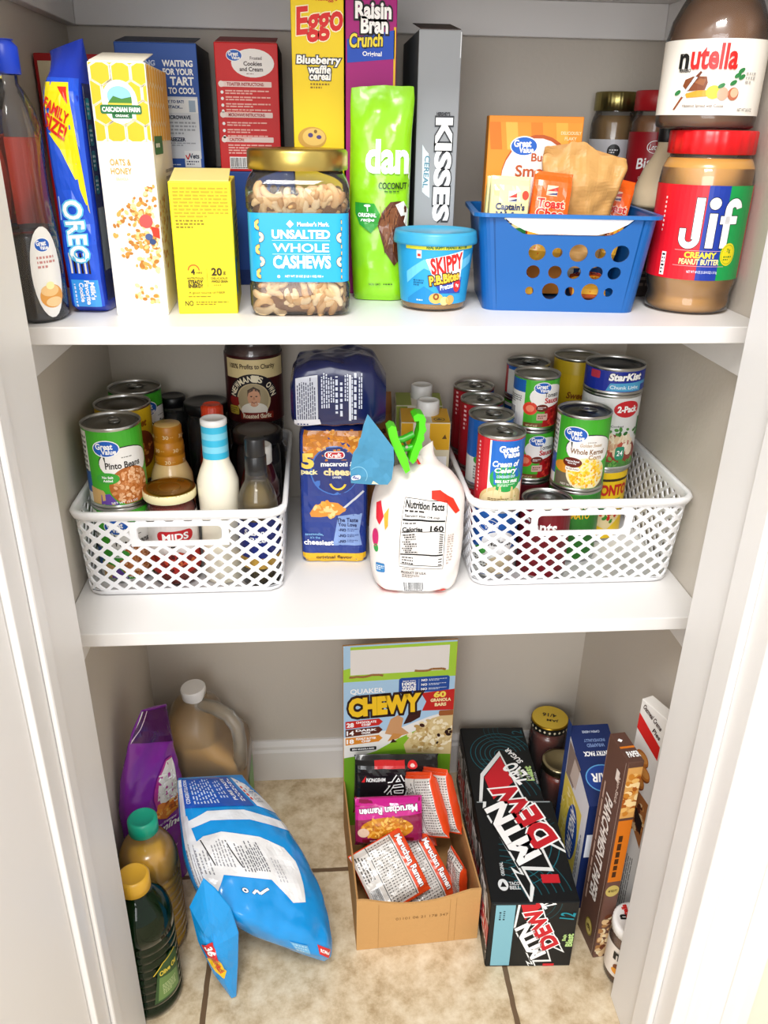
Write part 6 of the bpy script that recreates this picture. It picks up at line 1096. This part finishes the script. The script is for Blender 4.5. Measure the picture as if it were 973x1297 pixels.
# soda cartons
def soda_art(seed, w, d, full=True):
    a = Art(seed); a.rect(0, 0, w, d, '#0d1114', .2)
    for i in range(7): a.ring(w*.15, d*.02, .035+i*.012, .0366+i*.012, '#12505a', .6, 26, .15, 1.5)
    for i in range(4): a.ring(w*.75, d*.95, .02+i*.009, .0213+i*.009, '#12444c', .6, 22, PI*.8, PI*1.7)
    return a
def dew_logo(a, cx, cy, s, rot, L=2, k=1.0):
    c, sn = math.cos(rot), math.sin(rot); f = lambda x, y: (cx+s*(x*c-y*k*sn), cy+s*(x*sn+y*k*c))
    a.poly([f(-.70, .52), f(-.36, .50), f(-.44, .42), f(.22, .40), f(.60, .02), f(.80, -.50), f(.20, -.36), f(-.42, -.38), f(-.20, -.10), f(-.50, -.02), f(-.42, .34), f(-.58, .36)], '#e9ecec', L)
    a.poly([f(-.64, .49), f(-.42, .485), f(-.46, .39), f(.20, .37), f(.56, .0), f(.74, -.46), f(.20, -.33), f(-.36, -.35), f(-.14, -.07), f(-.46, .0), f(-.38, .37), f(-.54, .38)], '#0d1114', L+.4)
    a.poly([f(.30, .08), f(.55, .0), f(.73, -.45), f(.42, -.37)], '#c8202c', L+.8)
    for st, x, y, w_, h_, col, oc in (('MTN', -.06, .19, .56, .34, W_, '#0d1114'), ('DEW', .08, -.16, .66, .36, '#c8202c', W_)): p = f(x, y); a.text(st, p[0], p[1], w_*s, h_*s*k, col, L+3, .05, rot, -.2, oc, .05)
    p = f(.50, -.52); a.text('ZERO', p[0], p[1]-.0, .34*s*.7, .14*s, W_, L+3, .04, rot+.2); p = f(.70, -.66); a.text('SUGAR', p[0], p[1], .2*s, .05*s, W_, L+3, .03, rot+.2)
    p = f(-.55, .10); a.rect(p[0]-.06*s, p[1]-.035*s, .13*s, .075*s, '#c8202c', L+2.2)
t = thing('soda_carton', 'long black soda carton with a torn seam across its top', 'soda pack', (.157, -.030, .0004), R(-3))
def soda(pname, x, y, w, d, h, rz, seed, frontface):
    mb = MB(); mb.box(0, 0, 0, w, d, h, '#0d1114', 'paper', .0018); a = soda_art(seed, w, d)
    if frontface:
        dew_logo(a, .072, .158, .215, PI/2+.32, 2, .55); a.rect(.004, d-.0035, w-.008, .0035, '#9aa3a8', 1); a.text('ORIGINAL', w*.19, d*.30, .026, .0055, '#d6dadc', 5, .02, PI/2); a.ell(w*.17, d*.155, .008, .011, '#dfe2e4', 3); a.poly([(w*.17-.005, d*.155-.004), (w*.17+.005, d*.155-.004), (w*.17, d*.155+.006)], '#0d1114', 4); a.text('TACO', w*.30, d*.165, .016, .006, '#d6dadc', 5, .03); a.text('BELL', w*.30, d*.128, .016, .006, '#d6dadc', 5, .03)
        for i in range(5): a.ring(w*.2, d*.62, .05+i*.013, .0514+i*.013, '#1b6a78', 1, 26, PI*1.55, PI*1.98)
    else:
        dew_logo(a, .064, -.0485, .215, PI/2+.32, 2, .55); a.text('12', w*.88, d*.9, .02, .02, '#1c5a66', 5, .0, PI/2); a.text('Baja', w*.76, d*.36, .02, .008, '#b8d88a', 5, .03, PI/2); a.text('Blast', w*.89, d*.36, .036, .013, '#b8d88a', 5, .04, PI/2); a.text('ZERO SUGAR', w*.985, d*.3, .03, .005, '#d6dadc', 5, .0, PI/2)
        for i in range(6): a.ring(w*.55, d*.62, .012+i*.009, .0132+i*.009, '#1b6a78', 1, 22, .2, PI*1.4)
    a.emit(mb, top(h), 'paper', None, (.001, .001, w-.001, d-.001))
    f = Art(seed+1); f.rect(0, 0, w, h, '#0d1114', .2); f.rect(.008, .003, .030, h-.008, '#7fb6c6', 1); f.fine_v(.014, h*.74, .012, h*.16, 2, '#1a3a44', 2); dew_logo(f, w*.56, h*.50, .135, PI/2+.42, 2, .52); f.text('12', w*.88, h*.8, .014, .022, '#1b8a9a', 5, .02, PI/2-.15); f.text('Baja', w*.885, h*.46, .014, .007, '#b8d88a', 5, .03, PI/2); f.text('Blast', w*.945, h*.42, .028, .010, '#b8d88a', 5, .04, PI/2)
    for i in range(3): f.ring(w*.5, h*.98, .02+i*.01, .0213+i*.01, '#12444c', .6, 20, PI, PI*2)
    f.emit(mb, front(), 'paper', None, (.001, .001, w-.001, h-.001))
    b = Art(seed+2); b.rect(0, 0, d, h, '#0d1114', .2); dew_logo(b, d*.75, h*.55, .11, 0.1); dew_logo(b, d*.2, h*.5, .1, 0.1); b.emit(mb, left(d), 'paper', None, (.001, .001, d-.001, h-.001))
    o = mb.build(pname, t); place(o, (x, y, 0), rz)
    if not frontface: return
    m2 = MB(); m2.box(.004, -.0009, h-.004, w*.5, -.0002, h-.001, '#202a2e', 'paper', .0002); f2 = m2.build('carton_edge', o)
soda('carton_front', 0, 0, .136, .206, .144, 0, 95, True)
soda('carton_rear', .0012, .2065, .124, .2, .137, R(1), 99, False)
# canning jars
a = Art(103)
def lidart(): a = Art(104); a.text('4/16', 0, .006, .026, .010, '#3a2a10', 3, .02, PI-.3); a.text('JAM', .002, -.010, .022, .008, '#3a2a10', 3, .02, PI-.3); return a
t = jar('canning_jar', 'home canned jar with a yellow written lid behind the soda', .3495, .3605, .0004, .0365, .168, '#6a2a1c', '#a8862a', .016, None, 0, 0, None, 0, lidmat='metal', lidr=.036, ribs=0, group='home canned jars')
mb = MB(); rows = [[(.0366*math.cos(2*PI*j/48), .0366*math.sin(2*PI*j/48), z) for j in range(48)] for z in (.152, .165)]; mb.grid(rows, '#1a1a16', 'plastic', True)
for j in range(24): q = 2*PI*j/24; c_, s_ = math.cos(q), math.sin(q); mb.face([((.037)*math.cos(q+dq), .037*math.sin(q+dq), .1585+dz) for dq, dz in ((-.07, 0), (0, -.0032), (.07, 0), (0, .0032))], '#e8e0c0', 'plastic')
mb.build('lid_band', kid(t, 'lid')); mb = MB(); l2 = Art(105); l2.ell(0, 0, .0345, .0345, '#d9b83a', 0, 36); l2.emit(mb, lambda x, y, o: (x, y, .1682+o), 'label'); lidart().emit(mb, lambda x, y, o: (x, y, .1684+o), 'label'); mb.build('lid_disc', kid(t, 'lid'))
t = jar('canning_jar', 'lower home canned jar of red salsa with a pale dull lid', .352, .281, .0004, .0345, .132, '#8a3420', '#b0a684', .016, None, 0, 0, None, 0, lidmat='metal', lidr=.034, ribs=60, group='home canned jars')
# boxes on the right
mb = MB(); pr = [(0, 0), (0, .232), (.132, .284), (.132, 0)]; wb = .07   # (depth, height) profile
mb.prism(pr, 0, wb, '#16285c', 'paper', 'x')
a = Art(106); a.poly([(0, 0), (.132, 0), (.132, .232), (0, .284)], '#dfe1e6', .3); a.rect(0, 0, .018, .3, '#1c3a7c', .6); a.poly([(.018, .05), (.11, .05), (.11, .19), (.018, .2)], '#e3cf5a', 1); a.blobs(.06, .13, .04, .06, 50, .009, ['#efe08a', '#d9c23a', '#f4ecb4'], 1.4, .3); a.poly([(.02, .20), (.06, .2), (.08, .26), (.02, .27)], '#8a7a72', 1.2); a.poly([(.04, .21), (.07, .205), (.078, .25), (.05, .256)], '#c9bdb4', 1.6)
a.ell(.078, .12, .026, .058, '#1d4a9c', 2.4); a.text('ANGEL HAIR', .078, .12, .098, .024, W_, 5, .03, -PI/2, .2); a.fine_v(.112, .06, .012, .1, 2, '#6a7084', 3); a.rect(.105, .03, .02, .014, '#1c3a7c', 3)
a.emit(mb, lambda x, y, o: (-o, .132-x, y), 'paper', None, None)
a = Art(107); a.text('OPEN HERE', .036, .128, .03, .004, '#c3cfe6', 5, .02, PI); a.text('INDIVIDUALLY', .038, .112, .036, .0052, '#7d96c8', 5, .02, PI); a.text('WRAPPED', .038, .103, .03, .006, '#7d96c8', 5, .02, PI); a.text('PANTRY PACK', .038, .088, .048, .008, W_, 5, .03, PI); a.ell(.036, .045, .030, .024, '#5a9ad0', 2); a.ell(.036, .045, .028, .022, '#1d3f8c', 2.4); a.text('HAIR', .036, .046, .04, .014, W_, 5, .03, PI, .2)
sl = math.hypot(.132, .052); a.emit(mb, lambda x, y, o: (x, y*.132/sl, .232+y*.052/sl+o), 'paper', None, (.001, .001, wb-.001, sl-.001))
a = Art(108); a.rect(.004, .12, .012, .05, '#e8ecf4', 1); a.fine(.02, .05, .04, .14, 14, '#5a78b8', 2); a.emit(mb, front(), 'paper'); o = mb.build('pasta_box'); place(o, (.3275, .066, .0004), R(1)); tag(o, 'navy and white angel hair pasta box between soda and brown box', 'box')
w_, d_, h_ = .024, .062, .405; a = Art(109)
a.text('PARCHMENT PAPER', .031, .205, .21, .021, '#efe6e0', 5, .03, -PI/2, .15); a.fine_v(.009, .08, .008, .3, 1, '#b89a8a', 3); a.line([(.057, .004), (.057, .4)], .0008, '#c9b0a2', 2); a.rect(.0, .0, .003, .4, '#8a6a5c', 1); a.text('Non-Stick', .047, .34, .05, .007, '#d9c4b8', 5, .02, -PI/2); a.rect(.036, .352, .01, .02, '#e8dcd4', 3); a.ell(.035, .04, .012, .017, '#8a7a2c', 2); a.ell(.035, .04, .0095, .0145, '#c9b464', 2.4); a.text('45', .035, .04, .009, .012, '#4a3414', 5, .03, -PI/2)
b = Art(110); b.rect(0, .30, w_, .095, '#d9a25a', 1); b.blobs(.012, .345, .012, .04, 40, .006, ['#e8b86a', '#c9822c', '#f4d8a0', '#a85a1c'], 1.4); b.rect(0, .17, w_, .125, '#d9781c', 1); b.fine_v(.006, .18, .008, .1, 1, '#4a2a10', 3, .8); b.rect(0, .0, w_, .17, '#6a4a40', .8); b.ell(.012, .15, .011, .012, '#c9b464', 2); b.text('45 SQ FT', .012, .15, .014, .005, '#4a3414', 5, .03); b.blobs(.012, .05, .012, .045, 40, .006, ['#e3d3ae', '#a87a4a', '#6a3a24', '#d9b88a'], 1.4)
c = Art(111); c.rect(.0, .0, w_, d_, '#5a3d33', .5); c.poly([(.004, .045), (.008, .049), (.012, .045), (.008, .041)], W_, 2); c.rect(.0, .028, w_, .004, '#d9781c', 2); c.text('PAPER', .014, .015, .018, .011, W_, 5, .03)
carton('parchment_box', 'tall brown parchment paper box standing on end at the right', .3335, -.0265, .0004, w_, d_, h_, '#5f4237', b, None, a, c, rz=R(6), group=None)
w_, d_, h_ = .05, .056, .452; a = Art(112)
a.poly([(0, .40), (w_, .375), (w_, .40), (0, .428)], '#d82420', 1); a.text('Oatmeal Creme', .027, .437, .042, .009, '#3a1a10', 5, .02, -.35); a.text('Pies', .04, .416, .016, .008, '#3a1a10', 5, .02, -.35)
for x, y, r_ in ((.022, .355, .014), (.03, .333, .014), (.022, .312, .014)): a.ell(x, y, r_, r_*.9, '#8a4a1c', 2, 22, -.4); a.ell(x, y+.003, r_, r_*.8, '#c8782c', 2.4, 22, -.4); a.ell(x+.002, y+.004, r_*.7, r_*.5, '#e09a4a', 2.8, 18, -.4)
a.poly([(.004, .29), (.02, .27), (.02, .305), (.004, .32)], '#d82420', 3); a.poly([(.0, .262), (w_, .20), (w_, .29), (.02, .30)], '#a86a3a', 1.2); a.blobs(.03, .25, .018, .03, 50, .006, ['#8a4a24', '#c98a4a', '#e8c896', '#5a2a14'], 1.6); a.poly([(.026, .27), (.046, .25), (.046, .225), (.03, .24)], '#2a1a14', 3.4)
a.fine_v(.004, .06, .04, .13, 10, '#7a7670', 3, .4); a.fine_v(.006, .2, .012, .05, 2, K_, 3, .5)
lf = a; fr2 = Art(113); fr2.p = [([(x-.05+.0, y) for x, y in P], c, L_) for P, c, L_ in a.p]; fr2.rect(0, .375, w_, .02, '#d82420', 2); fr2.fine_v(.004, .06, .04, .2, 9, '#7a7670', 3, .4); fr2.blobs(.025, .3, .02, .04, 30, .009, ['#c8782c', '#8a4a1c', '#e09a4a'], 1.5)
carton('snack_cake_box', 'white oatmeal creme pie box partly hidden behind the right door jamb', .3945, .001, .0004, .02, d_, h_, '#eeebe6', None, None, lf, rz=R(20))
a = Art(114); a.text('n', -.020, .045, .010, .013, K_, 5, .05); a.text('utella', .006, .048, .040, .020, '#d8201c', 5, .05); a.ell(-.006, .022, .018, .011, '#7a4020', 2); a.ell(.014, .016, .01, .008, '#d9a58c', 2.4); a.ell(-.018, .014, .008, .006, '#e79a2c', 2.4); a.ell(.026, .02, .008, .007, '#2f7a42', 2.2)
t = jar('hazelnut_spread_jar', 'small hazelnut spread jar with a white lid on the floor by the right jamb', .377, -.0535, .0004, .0345, .118, '#8a6248', '#f2f0ee', .018, a, .02, .082, '#ece2d8', R(-22), lidr=.0335, ribs=60)
mb = MB(); l2 = Art(115); l2.text('n', -.018, .0, .007, .009, K_, 2, .05, PI/2+.3); l2.text('utella', -.016, .012, .022, .008, '#d8201c', 2, .05, PI/2+.3); l2.emit(mb, lambda x, y, o: (x, y, .1178+o), 'label'); mb.build('lid_print', kid(t, 'lid'))
